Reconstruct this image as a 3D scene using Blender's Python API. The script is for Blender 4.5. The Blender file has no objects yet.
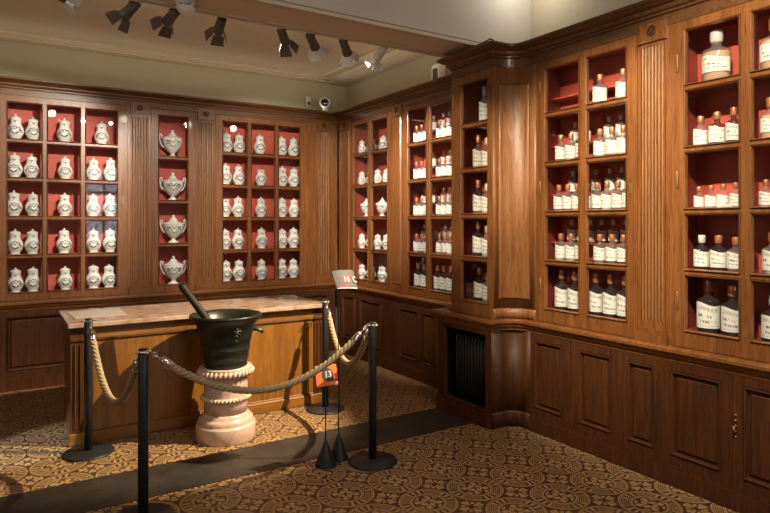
import bpy, math, random
from mathutils import Vector, Matrix
random.seed(7)
PI = math.pi
SC = bpy.context.scene
COL = SC.collection
R = math.radians

# ------------------------------------------------------------------ node helpers
class NT:
    def __init__(s, m):
        m.use_nodes = True
        s.t = m.node_tree; s.n = s.t.nodes; s.l = s.t.links
        s.n.clear()
        s.out = s.n.new('ShaderNodeOutputMaterial')
    def node(s, typ, **kw):
        x = s.n.new('ShaderNode' + typ)
        for k, v in kw.items(): setattr(x, k, v)
        return x
    def put(s, sock, v):
        if isinstance(v, bpy.types.NodeSocket): s.l.new(v, sock)
        else:
            if sock.type == 'RGBA' and len(v) == 3: v = (*v, 1)
            sock.default_value = v
    def m(s, op, a, b=None, c=None):
        x = s.node('Math', operation=op)
        s.put(x.inputs[0], a)
        if b is not None: s.put(x.inputs[1], b)
        if c is not None: s.put(x.inputs[2], c)
        return x.outputs[0]
    def step(s, a, lo, hi):
        x = s.node('MapRange', interpolation_type='SMOOTHSTEP')
        s.put(x.inputs[0], a); x.inputs[1].default_value = lo; x.inputs[2].default_value = hi
        return x.outputs[0]
    def mix(s, f, a, b, blend='MIX'):
        x = s.node('Mix', data_type='RGBA', blend_type=blend)
        s.put(x.inputs[0], f); s.put(x.inputs[6], a); s.put(x.inputs[7], b)
        return x.outputs[2]
    def coord(s, kind='Object', scale=(1, 1, 1), rnd=False):
        tc = s.node('TexCoord'); mp = s.node('Mapping')
        s.l.new(tc.outputs[kind], mp.inputs['Vector']); mp.inputs['Scale'].default_value = scale
        if rnd:
            oi = s.node('ObjectInfo'); cx = s.node('CombineXYZ')
            r = s.m('MULTIPLY', oi.outputs['Random'], 37.0)
            for i in range(3): s.l.new(r, cx.inputs[i])
            s.l.new(cx.outputs[0], mp.inputs['Location'])
        return mp.outputs[0]
    def noise(s, vec, scale, detail=4, rough=.55, dist=0):
        x = s.node('TexNoise'); s.l.new(vec, x.inputs['Vector'])
        x.inputs['Scale'].default_value = scale; x.inputs['Detail'].default_value = detail
        x.inputs['Roughness'].default_value = rough; x.inputs['Distortion'].default_value = dist
        return x.outputs['Fac']
    def ramp(s, f, stops):
        x = s.node('ValToRGB'); e = x.color_ramp.elements
        while len(e) < len(stops): e.new(.5)
        for i, (p, c) in enumerate(stops): e[i].position = p; e[i].color = (*c, 1)
        s.put(x.inputs[0], f); return x.outputs[0]
    def bsdf(s, col, rough=.5, metal=0, spec=.5, bump=None, bstr=.2, bdist=.002, coat=0, emis=None, estr=0):
        b = s.node('BsdfPrincipled')
        s.put(b.inputs['Base Color'], col); s.put(b.inputs['Roughness'], rough)
        b.inputs['Metallic'].default_value = metal
        b.inputs['Specular IOR Level'].default_value = spec
        b.inputs['Coat Weight'].default_value = coat
        if emis is not None:
            s.put(b.inputs['Emission Color'], emis); b.inputs['Emission Strength'].default_value = estr
        if bump is not None:
            u = s.node('Bump'); s.put(u.inputs['Height'], bump)
            u.inputs['Strength'].default_value = bstr; u.inputs['Distance'].default_value = bdist
            s.l.new(u.outputs[0], b.inputs['Normal'])
        s.l.new(b.outputs[0], s.out.inputs[0]); return b

MATS = {}
def mat(name):
    m = bpy.data.materials.new(name); MATS[name] = m; return m, NT(m)

def plain(name, col, rough=.5, metal=0, spec=.5, var=.12, scale=18, bstr=.0, coat=0):
    m, n = mat(name)
    v = n.coord('Object', rnd=True)
    f = n.noise(v, scale, 3)
    c = n.mix(f, tuple(x * (1 - var) for x in col), tuple(min(1, x * (1 + var)) for x in col))
    n.bsdf(c, rough, metal, spec, bump=f if bstr else None, bstr=bstr, coat=coat)
    return m

def wood(name, dark, mid, light, rough=.36, axis='z', gs=1.0, spec=.5, coat=.12):
    m, n = mat(name)
    sc = {'z': (34, 34, 2.2), 'x': (2.2, 34, 34), 'y': (34, 2.2, 34)}[axis]
    v = n.coord('Object', tuple(x * gs for x in sc), rnd=True)
    g = n.noise(v, 1.0, 5, .62, .7)
    sc2 = {'z': (160, 160, 9), 'x': (9, 160, 160), 'y': (160, 9, 160)}[axis]
    v2 = n.coord('Object', sc2, rnd=True)
    p = n.noise(v2, 1.0, 3, .6)
    v3 = n.coord('Object', (2.1, 2.1, 1.2), rnd=True)
    b = n.noise(v3, 1.0, 2)
    c = n.ramp(g, [(.30, dark), (.52, mid), (.72, light)])
    c = n.mix(n.step(p, .54, .72), c, tuple(x * .55 for x in dark))
    c = n.mix(n.m('MULTIPLY', n.step(b, .35, .75), .35), c, tuple(x * .75 for x in mid))
    rr = n.m('ADD', n.m('MULTIPLY', p, .18), rough - .08)
    n.bsdf(c, rr, 0, spec, bump=p, bstr=.15, bdist=.0006, coat=coat)
    return m

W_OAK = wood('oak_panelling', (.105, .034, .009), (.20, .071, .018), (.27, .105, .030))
W_OAKX = wood('oak_rail', (.105, .034, .009), (.20, .071, .018), (.27, .105, .030), axis='x')
W_OAKSHADE = wood('oak_shaded', (.070, .026, .009), (.125, .050, .017), (.165, .072, .026), axis='x')  # oak darkened to put cornice light falloff and groove shade into the colour
W_LITREED = wood('oak_lit_reed', (.15, .055, .016), (.27, .112, .034), (.35, .155, .05))  # lighter oak paints in the light that the ridges catch
W_CURVE = wood('oak_curved', (.16, .058, .018), (.27, .108, .034), (.33, .145, .05), rough=.42)
W_DADO = wood('oak_dado_shaded', (.040, .0125, .0035), (.074, .024, .0065), (.105, .036, .009), rough=.5, spec=.3, coat=.03)  # same oak darkened, weaker light below the ledge put into the colour
W_GOLD = wood('golden_oak', (.15, .055, .008), (.235, .095, .015), (.30, .132, .024), rough=.38, gs=.6)
W_GOLDX = wood('golden_oak_rail', (.15, .055, .008), (.235, .095, .015), (.30, .132, .024), rough=.38, axis='x', gs=.6)
W_SHELF = wood('shelf_board', (.12, .05, .02), (.22, .085, .035), (.27, .115, .05), axis='x')
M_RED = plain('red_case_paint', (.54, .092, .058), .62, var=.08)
M_REDSIDE = plain('shaded_red_case', (.26, .045, .028), .6, var=.1)  # same red darkened, painting shade onto the case sides and top
M_WALL = None
def plaster(name, col, var=.06):
    m, n = mat(name)
    v = n.coord('Object'); f = n.noise(v, 2.2, 5, .6); g = n.noise(v, 140, 2)
    c = n.mix(f, tuple(x * (1 - var) for x in col), tuple(x * (1 + var) for x in col))
    n.bsdf(c, .85, 0, .25, bump=g, bstr=.12, bdist=.001); return m
M_WALL = plaster('olive_cream_wall', (.50, .455, .335))
M_CEIL = plaster('cream_ceiling', (.50, .42, .31))
M_BEAM = plaster('beam_plaster', (.66, .56, .45))
M_FRONTWALL = plaster('front_plaster', (.58, .55, .49))
M_TRIM = plaster('plaster_moulding', (.60, .52, .39), .03)

# thin window glass
def thin(name, tint, rough=0.0, ior=1.45, body=None, bodyf=0):
    m, n = mat(name)
    tr = n.node('BsdfTransparent'); n.put(tr.inputs[0], tint)
    gl = n.node('BsdfGlossy'); gl.inputs['Roughness'].default_value = rough
    lw = n.node('LayerWeight'); lw.inputs['Blend'].default_value = .5; f0 = ((ior - 1) / (ior + 1)) ** 2
    fr = n.m('ADD', f0, n.m('MULTIPLY', n.m('POWER', lw.outputs['Facing'], 5.0), 1 - f0))
    base = tr.outputs[0]
    if body:
        d = n.node('BsdfDiffuse'); n.put(d.inputs[0], body)
        mx = n.node('MixShader'); mx.inputs[0].default_value = bodyf
        n.l.new(base, mx.inputs[1]); n.l.new(d.outputs[0], mx.inputs[2]); base = mx.outputs[0]
    mx = n.node('MixShader'); n.l.new(fr, mx.inputs[0])
    n.l.new(base, mx.inputs[1]); n.l.new(gl.outputs[0], mx.inputs[2])
    n.l.new(mx.outputs[0], n.out.inputs[0]); return m
M_PANE = thin('old_window_glass', (.95, .95, .94), .015)
M_BGLASS = thin('bottle_glass', (.92, .92, .90), .03, 1.5, (.62, .60, .56), .13)
M_BDARK = thin('smoky_bottle_glass', (.55, .48, .46), .03, 1.5, (.20, .16, .15), .12)
M_CONT = {'powder': plain('pale_powder', (.62, .57, .47), .9), 'peach': plain('peach_powder', (.70, .40, .22), .8),
          'amber': plain('amber_filling', (.60, .36, .10), .6), 'dark': plain('dark_herbs', (.07, .045, .035), .8, var=.4, scale=60),
          'rust': plain('rust_powder', (.30, .10, .05), .8, var=.3, scale=60)}
M_COPPER = plain('copper_stopper', (.62, .25, .125), .33, .55, .6)
M_GLASSTOP = plain('frosted_stopper', (.62, .60, .54), .2, 0, .8)
M_CERAM = plain('white_faience', (.86, .84, .78), .14, 0, .55, var=.05)
M_PAINT = plain('grey_green_glaze', (.060, .068, .050), .25, var=.4, scale=60)
M_HEART = plain('bright_white_glaze', (.90, .88, .83), .12, var=.02)
M_BLACK = plain('black_powder_coat', (.018, .019, .021), .42, var=.2)
M_CHROME = plain('chrome', (.75, .74, .74), .16, 1, var=.05)
M_IRON = plain('black_iron', (.045, .044, .046), .42, .3, var=.3)
M_NICHE = plain('niche_black', (.006, .005, .005), .9, var=.3)  # near-black lining of the radiator casing
M_BRASS = plain('aged_brass', (.26, .14, .055), .45, .5, var=.25)
M_WHITE = plain('white_plastic', (.70, .69, .66), .35, var=.03)
M_LENS = plain('camera_lens_black', (.008, .008, .010), .08, var=.1)
M_SPOTB = plain('grey_brown_spot_metal', (.12, .095, .075), .5, .3, var=.1)
M_SPOTW = plain('white_spot_metal', (.72, .72, .70), .4, var=.04)
M_BRONZE = plain('green_black_bronze', (.018, .021, .015), .36, .3, .6, var=.25, scale=9)
M_PESTLE = plain('dark_bronze_pestle', (.022, .013, .008), .6, .0, .25)
M_ROPE = plain('hemp_rope', (.37, .28, .165), .85, var=.22, scale=120, bstr=.3)
M_ORANGE = plain('orange_print', (.80, .16, .035), .35, var=.04)
M_MAROON = plain('maroon_print', (.16, .02, .015), .35, var=.1)
M_PINK = plain('rose_red_print', (.25, .016, .034), .6, var=.04)
M_GREY = plain('silver_grey_print', (.060, .059, .064), .6, var=.04)
M_CHAR = plain('charcoal_print', (.05, .05, .06), .35, var=.1)
M_INK = plain('white_print', (.55, .54, .53), .5, var=.02)
M_SALMON = plain('salmon_print', (.85, .33, .25), .4, var=.05)
M_PAPER = plain('pale_paper', (.45, .41, .40), .5, var=.05)

def mk_label():
    m, n = mat('printed_label')
    tc = n.node('TexCoord'); sx = n.node('SeparateXYZ'); n.l.new(tc.outputs['UV'], sx.inputs[0])
    u, v = sx.outputs[0], sx.outputs[1]
    oi = n.node('ObjectInfo')
    ob = n.m('MULTIPLY', oi.outputs['Random'], 9.0)
    cx = n.node('CombineXYZ'); n.l.new(n.m('MULTIPLY', u, 26.0), cx.inputs[0]); n.l.new(n.m('ADD', n.m('MULTIPLY', v, 3.0), ob), cx.inputs[1]); n.l.new(ob, cx.inputs[2])
    t = n.noise(cx.outputs[0], 1.0, 2)
    ink = n.step(t, .44, .56)
    def band(c, h, u0, u1):
        a = n.m('LESS_THAN', n.m('ABSOLUTE', n.m('SUBTRACT', v, c)), h)
        b = n.m('MULTIPLY', n.m('GREATER_THAN', u, u0), n.m('LESS_THAN', u, u1))
        return n.m('MULTIPLY', a, b)
    lines = n.m('ADD', band(.50, .055, .16, .66), band(.27, .055, .22, .84))
    lines = n.m('MULTIPLY', lines, ink)
    bd = n.m('ADD', band(.735, .014, .05, .95), band(.10, .010, .05, .95))
    orn = n.m('MULTIPLY', band(.82, .06, .12, .88), n.m('MULTIPLY', ink, .55))
    f = n.m('MINIMUM', n.m('ADD', n.m('ADD', n.m('MULTIPLY', lines, .85), n.m('MULTIPLY', bd, .45)), orn), 1.0)
    fo = n.noise(n.coord('Object', rnd=True), 30, 2)
    paper = n.mix(fo, (.74, .72, .64), (.84, .82, .76))
    n.bsdf(n.mix(f, paper, (.10, .10, .09)), .6, 0, .3); return m
M_LABEL = mk_label()

def mk_marble(name, a, b, c, rough, sc=5):
    m, n = mat(name)
    v = n.coord('Object'); f = n.noise(v, sc, 8, .68, 1.2); g = n.noise(v, sc * 9, 4, .6)
    col = n.ramp(f, [(.32, a), (.5, b), (.68, c)])
    col = n.mix(n.m('MULTIPLY', n.step(g, .55, .75), .5), col, tuple(x * .62 for x in a))
    n.bsdf(col, rough, 0, .5); return m
M_MARBLE = mk_marble('rose_marble', (.26, .15, .11), (.40, .27, .21), (.52, .40, .33), .22, 7)
M_PINKSTONE = mk_marble('polished_pink_stone', (.50, .33, .245), (.60, .42, .33), (.66, .50, .41), .28, 4)

def mk_stone():
    m, n = mat('dark_threshold_stone')
    v = n.coord('Object'); f = n.noise(v, 6, 6, .65); g = n.noise(v, 46, 3, .6, .8)
    c = n.ramp(f, [(.3, (.017, .013, .010)), (.7, (.045, .036, .028))])
    c = n.mix(n.step(g, .58, .70), c, (.012, .010, .008))
    n.bsdf(c, .5, 0, .45, bump=g, bstr=.35, bdist=.004); return m
M_STONE = mk_stone()

def mk_floor():
    m, n = mat('encaustic_tiles')
    g = n.node('NewGeometry'); sx = n.node('SeparateXYZ'); n.l.new(g.outputs['Position'], sx.inputs[0])
    P = .347
    def cell(s, c): return n.m('SUBTRACT', n.m('FRACT', n.m('ADD', n.m('DIVIDE', n.m('SUBTRACT', s, c), P), 100.5)), .5)
    x = cell(sx.outputs[0], 2.417); y = cell(sx.outputs[1], 3.143)
    r = n.m('SQRT', n.m('ADD', n.m('MULTIPLY', x, x), n.m('MULTIPLY', y, y)))
    th = n.m('ARCTAN2', y, x)
    def ring(c, w): return n.m('SUBTRACT', 1.0, n.step(n.m('ABSOLUTE', n.m('SUBTRACT', r, c)), w * .6, w * 1.3))
    def inr(a, b): return n.m('MULTIPLY', n.step(r, a - .006, a + .006), n.m('SUBTRACT', 1.0, n.step(r, b - .006, b + .006)))
    def sm(v, lo, hi): return n.step(v, lo, hi)
    wave = lambda k, tw=0.0, ph=0.0: n.m('SINE', n.m('ADD', n.m('ADD', n.m('MULTIPLY', th, float(k)), n.m('MULTIPLY', r, float(tw))), ph))
    # outer leaf band: four-fold leaf clusters and plain scale arcs between them
    quad = sm(wave(4, 0, PI / 2), -.25, .05)
    leaf = n.m('MULTIPLY', sm(wave(24, 0), -.1, .35), quad)
    arcs = n.m('MULTIPLY', sm(n.m('SINE', n.m('MULTIPLY', r, 190.0)), -.3, .5), n.m('SUBTRACT', 1.0, quad))
    band = n.m('MULTIPLY', n.m('ADD', leaf, n.m('MULTIPLY', arcs, .9)), inr(.325, .44))
    # inner interlace: swirling cross with dots
    sw = n.m('MULTIPLY', sm(n.m('ABSOLUTE', wave(2, 15.0)), .35, .62), inr(.035, .235))
    sw2 = n.m('MULTIPLY', sm(wave(8, -22.0), .25, .6), inr(.12, .245))
    inner = n.m('MULTIPLY', n.m('MAXIMUM', n.m('MULTIPLY', sw, n.m('SUBTRACT', 1.0, n.m('MULTIPLY', sw2, .8))), ring(.10, .014)), 1.0)
    rings = n.m('MAXIMUM', n.m('MAXIMUM', ring(.478, .011), ring(.452, .006)), n.m('MAXIMUM', ring(.275, .014), ring(.305, .007)))
    # corner flowers
    cx = n.m('SUBTRACT', .5, n.m('ABSOLUTE', x)); cy = n.m('SUBTRACT', .5, n.m('ABSOLUTE', y))
    cr = n.m('SQRT', n.m('ADD', n.m('MULTIPLY', cx, cx), n.m('MULTIPLY', cy, cy)))
    ct = n.m('ARCTAN2', cy, cx)
    pet = n.m('MULTIPLY', sm(n.m('COSINE', n.m('MULTIPLY', ct, 4.0)), -.1, .4), n.m('SUBTRACT', 1.0, sm(cr, .20, .225)))
    pet = n.m('MULTIPLY', pet, sm(cr, .045, .06))
    pet2 = n.m('MULTIPLY', sm(n.m('COSINE', n.m('ADD', n.m('MULTIPLY', ct, 4.0), PI)), .55, .8), n.m('MULTIPLY', sm(cr, .09, .10), n.m('SUBTRACT', 1.0, sm(cr, .16, .17))))
    corner = n.m('MULTIPLY', n.m('MAXIMUM', pet, pet2), sm(r, .49, .505))
    f = n.m('MAXIMUM', n.m('MAXIMUM', band, inner), n.m('MAXIMUM', rings, corner))
    # tile joints (each motif is four tiles)
    def joint(s): return n.m('LESS_THAN', n.m('ABSOLUTE', n.m('SUBTRACT', n.m('ABSOLUTE', n.m('SUBTRACT', n.m('ABSOLUTE', s), .25)), .25)), .0045)
    jt = n.m('MAXIMUM', joint(x), joint(y))
    v = n.coord('Object'); w = n.noise(v, 3.0, 5, .6); w2 = n.noise(v, 40, 3)
    f = n.m('MULTIPLY', f, n.m('ADD', .72, n.m('MULTIPLY', w2, .5)))
    ochre = n.mix(w, (.38, .24, .098), (.48, .315, .135))
    brown = n.mix(w, (.070, .030, .019), (.105, .048, .029))
    c = n.mix(n.m('MINIMUM', f, 1.0), brown, ochre)
    c = n.mix(n.m('MULTIPLY', jt, .75), c, (.04, .025, .018))
    rr = n.m('ADD', .30, n.m('MULTIPLY', w, .22))
    n.bsdf(c, rr, 0, .42, bump=n.m('SUBTRACT', w2, jt), bstr=.12, bdist=.001); return m
M_FLOOR = mk_floor()
def emit(name, col, s, noisy=False):
    m, n = mat(name)
    e = n.node('Emission'); e.inputs[1].default_value = s
    if noisy:
        f = n.noise(n.coord('Object'), 13, 6, .7, 1.5)
        n.l.new(n.ramp(f, [(.40, tuple(c * .08 for c in col)), (.52, tuple(c * .6 for c in col)), (.62, col)]), e.inputs[0])
    else: n.put(e.inputs[0], col)
    n.l.new(e.outputs[0], n.out.inputs[0]); return m
M_SKYPANE = emit('daylight_through_leaves', (.80, .92, 1.0), 9.0, True)
M_LAMP = emit('lit_lamp_lens', (1, .88, .70), 14.0)

# ------------------------------------------------------------------ mesh helpers
class MB:
    def __init__(s): s.v = []; s.f = []; s.sm = []; s.uv = {}
    def add(s, vs, fs, smooth=False):
        o = len(s.v); s.v += [tuple(p) for p in vs]
        for f in fs: s.f.append(tuple(i + o for i in f)); s.sm.append(smooth)
        return s
    def box(s, x0, x1, y0, y1, z0, z1):
        return s.add([(x0, y0, z0), (x1, y0, z0), (x1, y1, z0), (x0, y1, z0), (x0, y0, z1), (x1, y0, z1), (x1, y1, z1), (x0, y1, z1)],
                     [(0, 3, 2, 1), (4, 5, 6, 7), (0, 1, 5, 4), (1, 2, 6, 5), (2, 3, 7, 6), (3, 0, 4, 7)])
    def cbox(s, x0, x1, y0, y1, z0, z1, c):            # box with chamfered front (y0) edges
        vs = [(x0, y0 + c, z0), (x1, y0 + c, z0), (x1, y0 + c, z1), (x0, y0 + c, z1), (x0 + c, y0, z0 + c), (x1 - c, y0, z0 + c), (x1 - c, y0, z1 - c), (x0 + c, y0, z1 - c),
              (x0, y1, z0), (x1, y1, z0), (x1, y1, z1), (x0, y1, z1)]
        return s.add(vs, [(4, 5, 6, 7), (0, 1, 5, 4), (1, 2, 6, 5), (2, 3, 7, 6), (3, 0, 4, 7), (0, 8, 9, 1), (1, 9, 10, 2), (2, 10, 11, 3), (3, 11, 8, 0), (9, 8, 11, 10)])
    def bead(s, x0, x1, z0, z1, w, y0, y1):            # sloped ring around an opening, outer rect at y0 -> inner rect (inset w) at y1
        vs = []
        for (i, y) in ((0, y0), (w * .18, y0 + .009), (w * .42, y0 - .010), (w * .72, y0 - .006), (w, y1)):
            vs += [(x0 + i, y, z0 + i), (x1 - i, y, z0 + i), (x1 - i, y, z1 - i), (x0 + i, y, z1 - i)]
        fs = []
        for k in range(4):
            for j in range(4): a = 4 * k + j; b = 4 * k + (j + 1) % 4; fs.append((a, b, b + 4, a + 4))
        return s.add(vs, fs)
    def lathe(s, prof, seg=24, c=(0, 0, 0), smooth=True, a0=0, a1=2 * PI):
        full = abs(a1 - a0 - 2 * PI) < 1e-6
        n = seg if full else seg + 1
        vs = []
        for r, z in prof:
            for i in range(n):
                a = a0 + (a1 - a0) * i / seg
                vs.append((c[0] + r * math.cos(a), c[1] + r * math.sin(a), c[2] + z))
        fs = []
        for k in range(len(prof) - 1):
            for i in range(seg):
                j = (i + 1) % n
                fs.append((k * n + i, k * n + j, (k + 1) * n + j, (k + 1) * n + i))
        s.add(vs, fs, smooth)
        o = len(s.v) - len(vs)
        if full:
            if prof[0][0] > 1e-5: s.f.append(tuple(o + i for i in range(n))[::-1]); s.sm.append(False)
            if prof[-1][0] > 1e-5: s.f.append(tuple(o + (len(prof) - 1) * n + i for i in range(n))); s.sm.append(False)
        return s
    def tube(s, pts, r, seg=8, closed=False, smooth=True):
        pts = [Vector(p) for p in pts]; n = len(pts)
        rs = r if isinstance(r, (list, tuple)) else [r] * n
        t0 = (pts[1] - pts[0]).normalized()
        up = Vector((0, 0, 1)) if abs(t0.z) < .9 else Vector((1, 0, 0))
        nx = t0.cross(up).normalized(); vs = []
        for i in range(n):
            a = pts[(i - 1) % n] if (closed or i > 0) else pts[i]
            b = pts[(i + 1) % n] if (closed or i < n - 1) else pts[i]
            t = (b - a).normalized()
            nx = (nx - t * nx.dot(t)).normalized(); ny = t.cross(nx)
            for k in range(seg):
                an = 2 * PI * k / seg
                vs.append(pts[i] + (nx * math.cos(an) + ny * math.sin(an)) * rs[i])
        fs = []
        for i in range(n if closed else n - 1):
            j = (i + 1) % n
            for k in range(seg):
                l = (k + 1) % seg
                fs.append((i * seg + k, i * seg + l, j * seg + l, j * seg + k))
        s.add(vs, fs, smooth)
        if not closed:
            o = len(s.v) - len(vs)
            s.f.append(tuple(o + k for k in range(seg))[::-1]); s.sm.append(False)
            s.f.append(tuple(o + (n - 1) * seg + k for k in range(seg))); s.sm.append(False)
        return s
    def prism(s, poly, z0, z1, smooth=False):          # poly in xy, extruded along z
        n = len(poly)
        vs = [(x, y, z0) for x, y in poly] + [(x, y, z1) for x, y in poly]
        fs = [(i, (i + 1) % n, n + (i + 1) % n, n + i) for i in range(n)]
        s.add(vs, fs, smooth); o = len(s.v) - 2 * n
        s.f.append(tuple(o + i for i in range(n))[::-1]); s.sm.append(False)
        s.f.append(tuple(o + n + i for i in range(n))); s.sm.append(False)
        return s
    def sweep(s, path, prof, smooth=False):            # prof (out, z) closed polygon; out is to the right-hand side of the path
        P = [Vector((p[0], p[1])) for p in path]; n = len(P); m = len(prof); vs = []
        for i in range(n):
            d0 = (P[i] - P[i - 1]).normalized() if i > 0 else (P[1] - P[0]).normalized()
            d1 = (P[i + 1] - P[i]).normalized() if i < n - 1 else d0
            n0 = Vector((d0.y, -d0.x)); n1 = Vector((d1.y, -d1.x))
            b = (n0 + n1).normalized(); k = 1 / max(.3, b.dot(n0))
            for o, z in prof: q = P[i] + b * (o * k); vs.append((q.x, q.y, z))
        fs = []
        for i in range(n - 1):
            for j in range(m):
                l = (j + 1) % m
                fs.append((i * m + j, i * m + l, (i + 1) * m + l, (i + 1) * m + j))
        s.add(vs, fs, smooth); o = len(s.v) - len(vs)
        s.f.append(tuple(o + j for j in range(m))); s.sm.append(False)
        s.f.append(tuple(o + (n - 1) * m + j for j in range(m))[::-1]); s.sm.append(False)
        return s
    def mesh(s, name, m=None, fix=True):
        me = bpy.data.meshes.new(name); me.from_pydata(s.v, [], s.f)
        me.polygons.foreach_set('use_smooth', s.sm)
        if s.uv:
            ul = me.uv_layers.new(name='UVMap')
            for lp in me.loops:
                ul.data[lp.index].uv = s.uv.get(lp.vertex_index, (0, 0))
        if fix:
            import bmesh
            b = bmesh.new(); b.from_mesh(me); bmesh.ops.recalc_face_normals(b, faces=b.faces); b.to_mesh(me); b.free()
        if m: me.materials.append(m)
        me.update(); return me

def link(name, data, parent=None, loc=None, rot=None):
    o = bpy.data.objects.new(name, data); COL.objects.link(o)
    if parent: o.parent = parent
    if loc: o.location = loc
    if rot: o.rotation_euler = rot
    return o
def part(name, mb, m, parent, label=None, kind=None):
    o = link(name, mb.mesh(name, m), parent)
    if label: o['label'] = label
    if kind: o['kind'] = kind
    return o
def tag(o, label, cat, group=None):
    o['label'] = label; o['category'] = cat
    if group: o['group'] = group
    return o
def thing(name, label, cat, loc=(0, 0, 0), rz=0, group=None):
    return tag(link(name, None, None, loc, (0, 0, rz)), label, cat, group)
def struct(name, mb, m):
    o = link(name, mb.mesh(name, m)); o['kind'] = 'structure'; return o

# ------------------------------------------------------------------ room dimensions (metres)
YB, XF, XP, XN = 6.78, 3.60, 3.24, 3.47      # front faces: back wall, far right, corner pillar, near right
ZL, ZT = .845, 2.81                          # ledge top, cabinet top
YW, XW = 7.06, 3.875                          # plaster walls
RZR = -PI / 2                                # right-wall units: local x runs towards the camera (-Y), local y into the wall (+X)

# ---- structure
struct('floor', MB().box(-1.7, 3.95, -2.7, 7.2, -.06, 0), M_FLOOR)
struct('wall_back', MB().box(-1.7, 3.95, YW, 7.2, 0, 3.9), M_WALL)
struct('wall_right', MB().box(XW, 3.95, -2.7, YW, 0, 3.9), M_WALL)
wl = MB().box(-1.75, -1.6, -2.7, 1.6, 0, 3.9).box(-1.75, -1.6, 3.4, 7.2, 0, 3.9).box(-1.75, -1.6, 1.6, 3.4, 0, 1.5).box(-1.75, -1.6, 1.6, 3.4, 3.1, 3.9)
struct('wall_left', wl, M_WALL)
wf = MB().box(-1.7, 1.75, -2.75, -2.6, 0, 3.9).box(2.6, 3.95, -2.75, -2.6, 0, 3.9).box(1.75, 2.6, -2.75, -2.6, 0, 1.1).box(1.75, 2.6, -2.75, -2.6, 2.95, 3.9)
struct('wall_front', wf, M_FRONTWALL)
w1 = struct('window_1', MB().box(1.75, 2.6, -2.72, -2.71, 1.1, 2.95), M_SKYPANE)
fr = MB()
for x in (1.75, 2.155, 2.56): fr.box(x, x + .04, -2.70, -2.62, 1.1, 2.95)
for z in (1.1, 1.70, 2.30, 2.91): fr.box(1.75, 2.6, -2.695, -2.63, z, z + .035)
struct('trim_5', fr, M_FRONTWALL)
fr = MB()
for y in (1.6, 2.48, 3.36): fr.box(-1.72, -1.64, y, y + .04, 1.5, 3.1)
for z in (1.5, 2.28, 3.06): fr.box(-1.71, -1.65, 1.6, 3.4, z, z + .04)
struct('window_2', fr, M_FRONTWALL)
cl = MB().box(-1.7, 3.95, 4.17, 7.2, 3.43, 3.9).box(-1.7, 3.95, -2.7, 3.75, 3.75, 3.9)
struct('ceiling', cl, M_CEIL)
bm_ = MB().box(-1.6, XW, 3.77, 4.15, 3.035, 3.75)
struct('ceiling_beam', bm_, M_BEAM)
fb = MB().box(-1.6, XW, 3.752, 3.77, 3.06, 3.75)
struct('trim_6', fb, M_FRONTWALL)
eb = MB()
for y0, y1 in ((3.745, 3.80), (4.12, 4.175)): eb.box(-1.6, XW, y0, y1, 3.022, 3.035)
eb.box(-1.6, XW, 3.742, 3.752, 3.022, 3.05)
struct('trim_1', eb, M_TRIM)
# stepped plaster crown of the rear ceiling
cr = MB()
cr.box(-1.6, XW, 6.93, YW, 3.385, 3.43); cr.box(-1.6, 3.53, 6.86, 6.93, 3.398, 3.43); cr.box(-1.6, 3.36, 6.80, 6.86, 3.412, 3.43)
cr.box(3.60, XW, 4.17, 6.93, 3.385, 3.43); cr.box(3.50, 3.60, 4.17, 6.93, 3.398, 3.43); cr.box(3.36, 3.42, 4.17, 6.86, 3.412, 3.43)
struct('trim_2', cr, M_TRIM)
struct('trim_3', MB().box(-1.6, 3.23, 3.71, 4.17, 0, .004), M_STONE)

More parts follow.
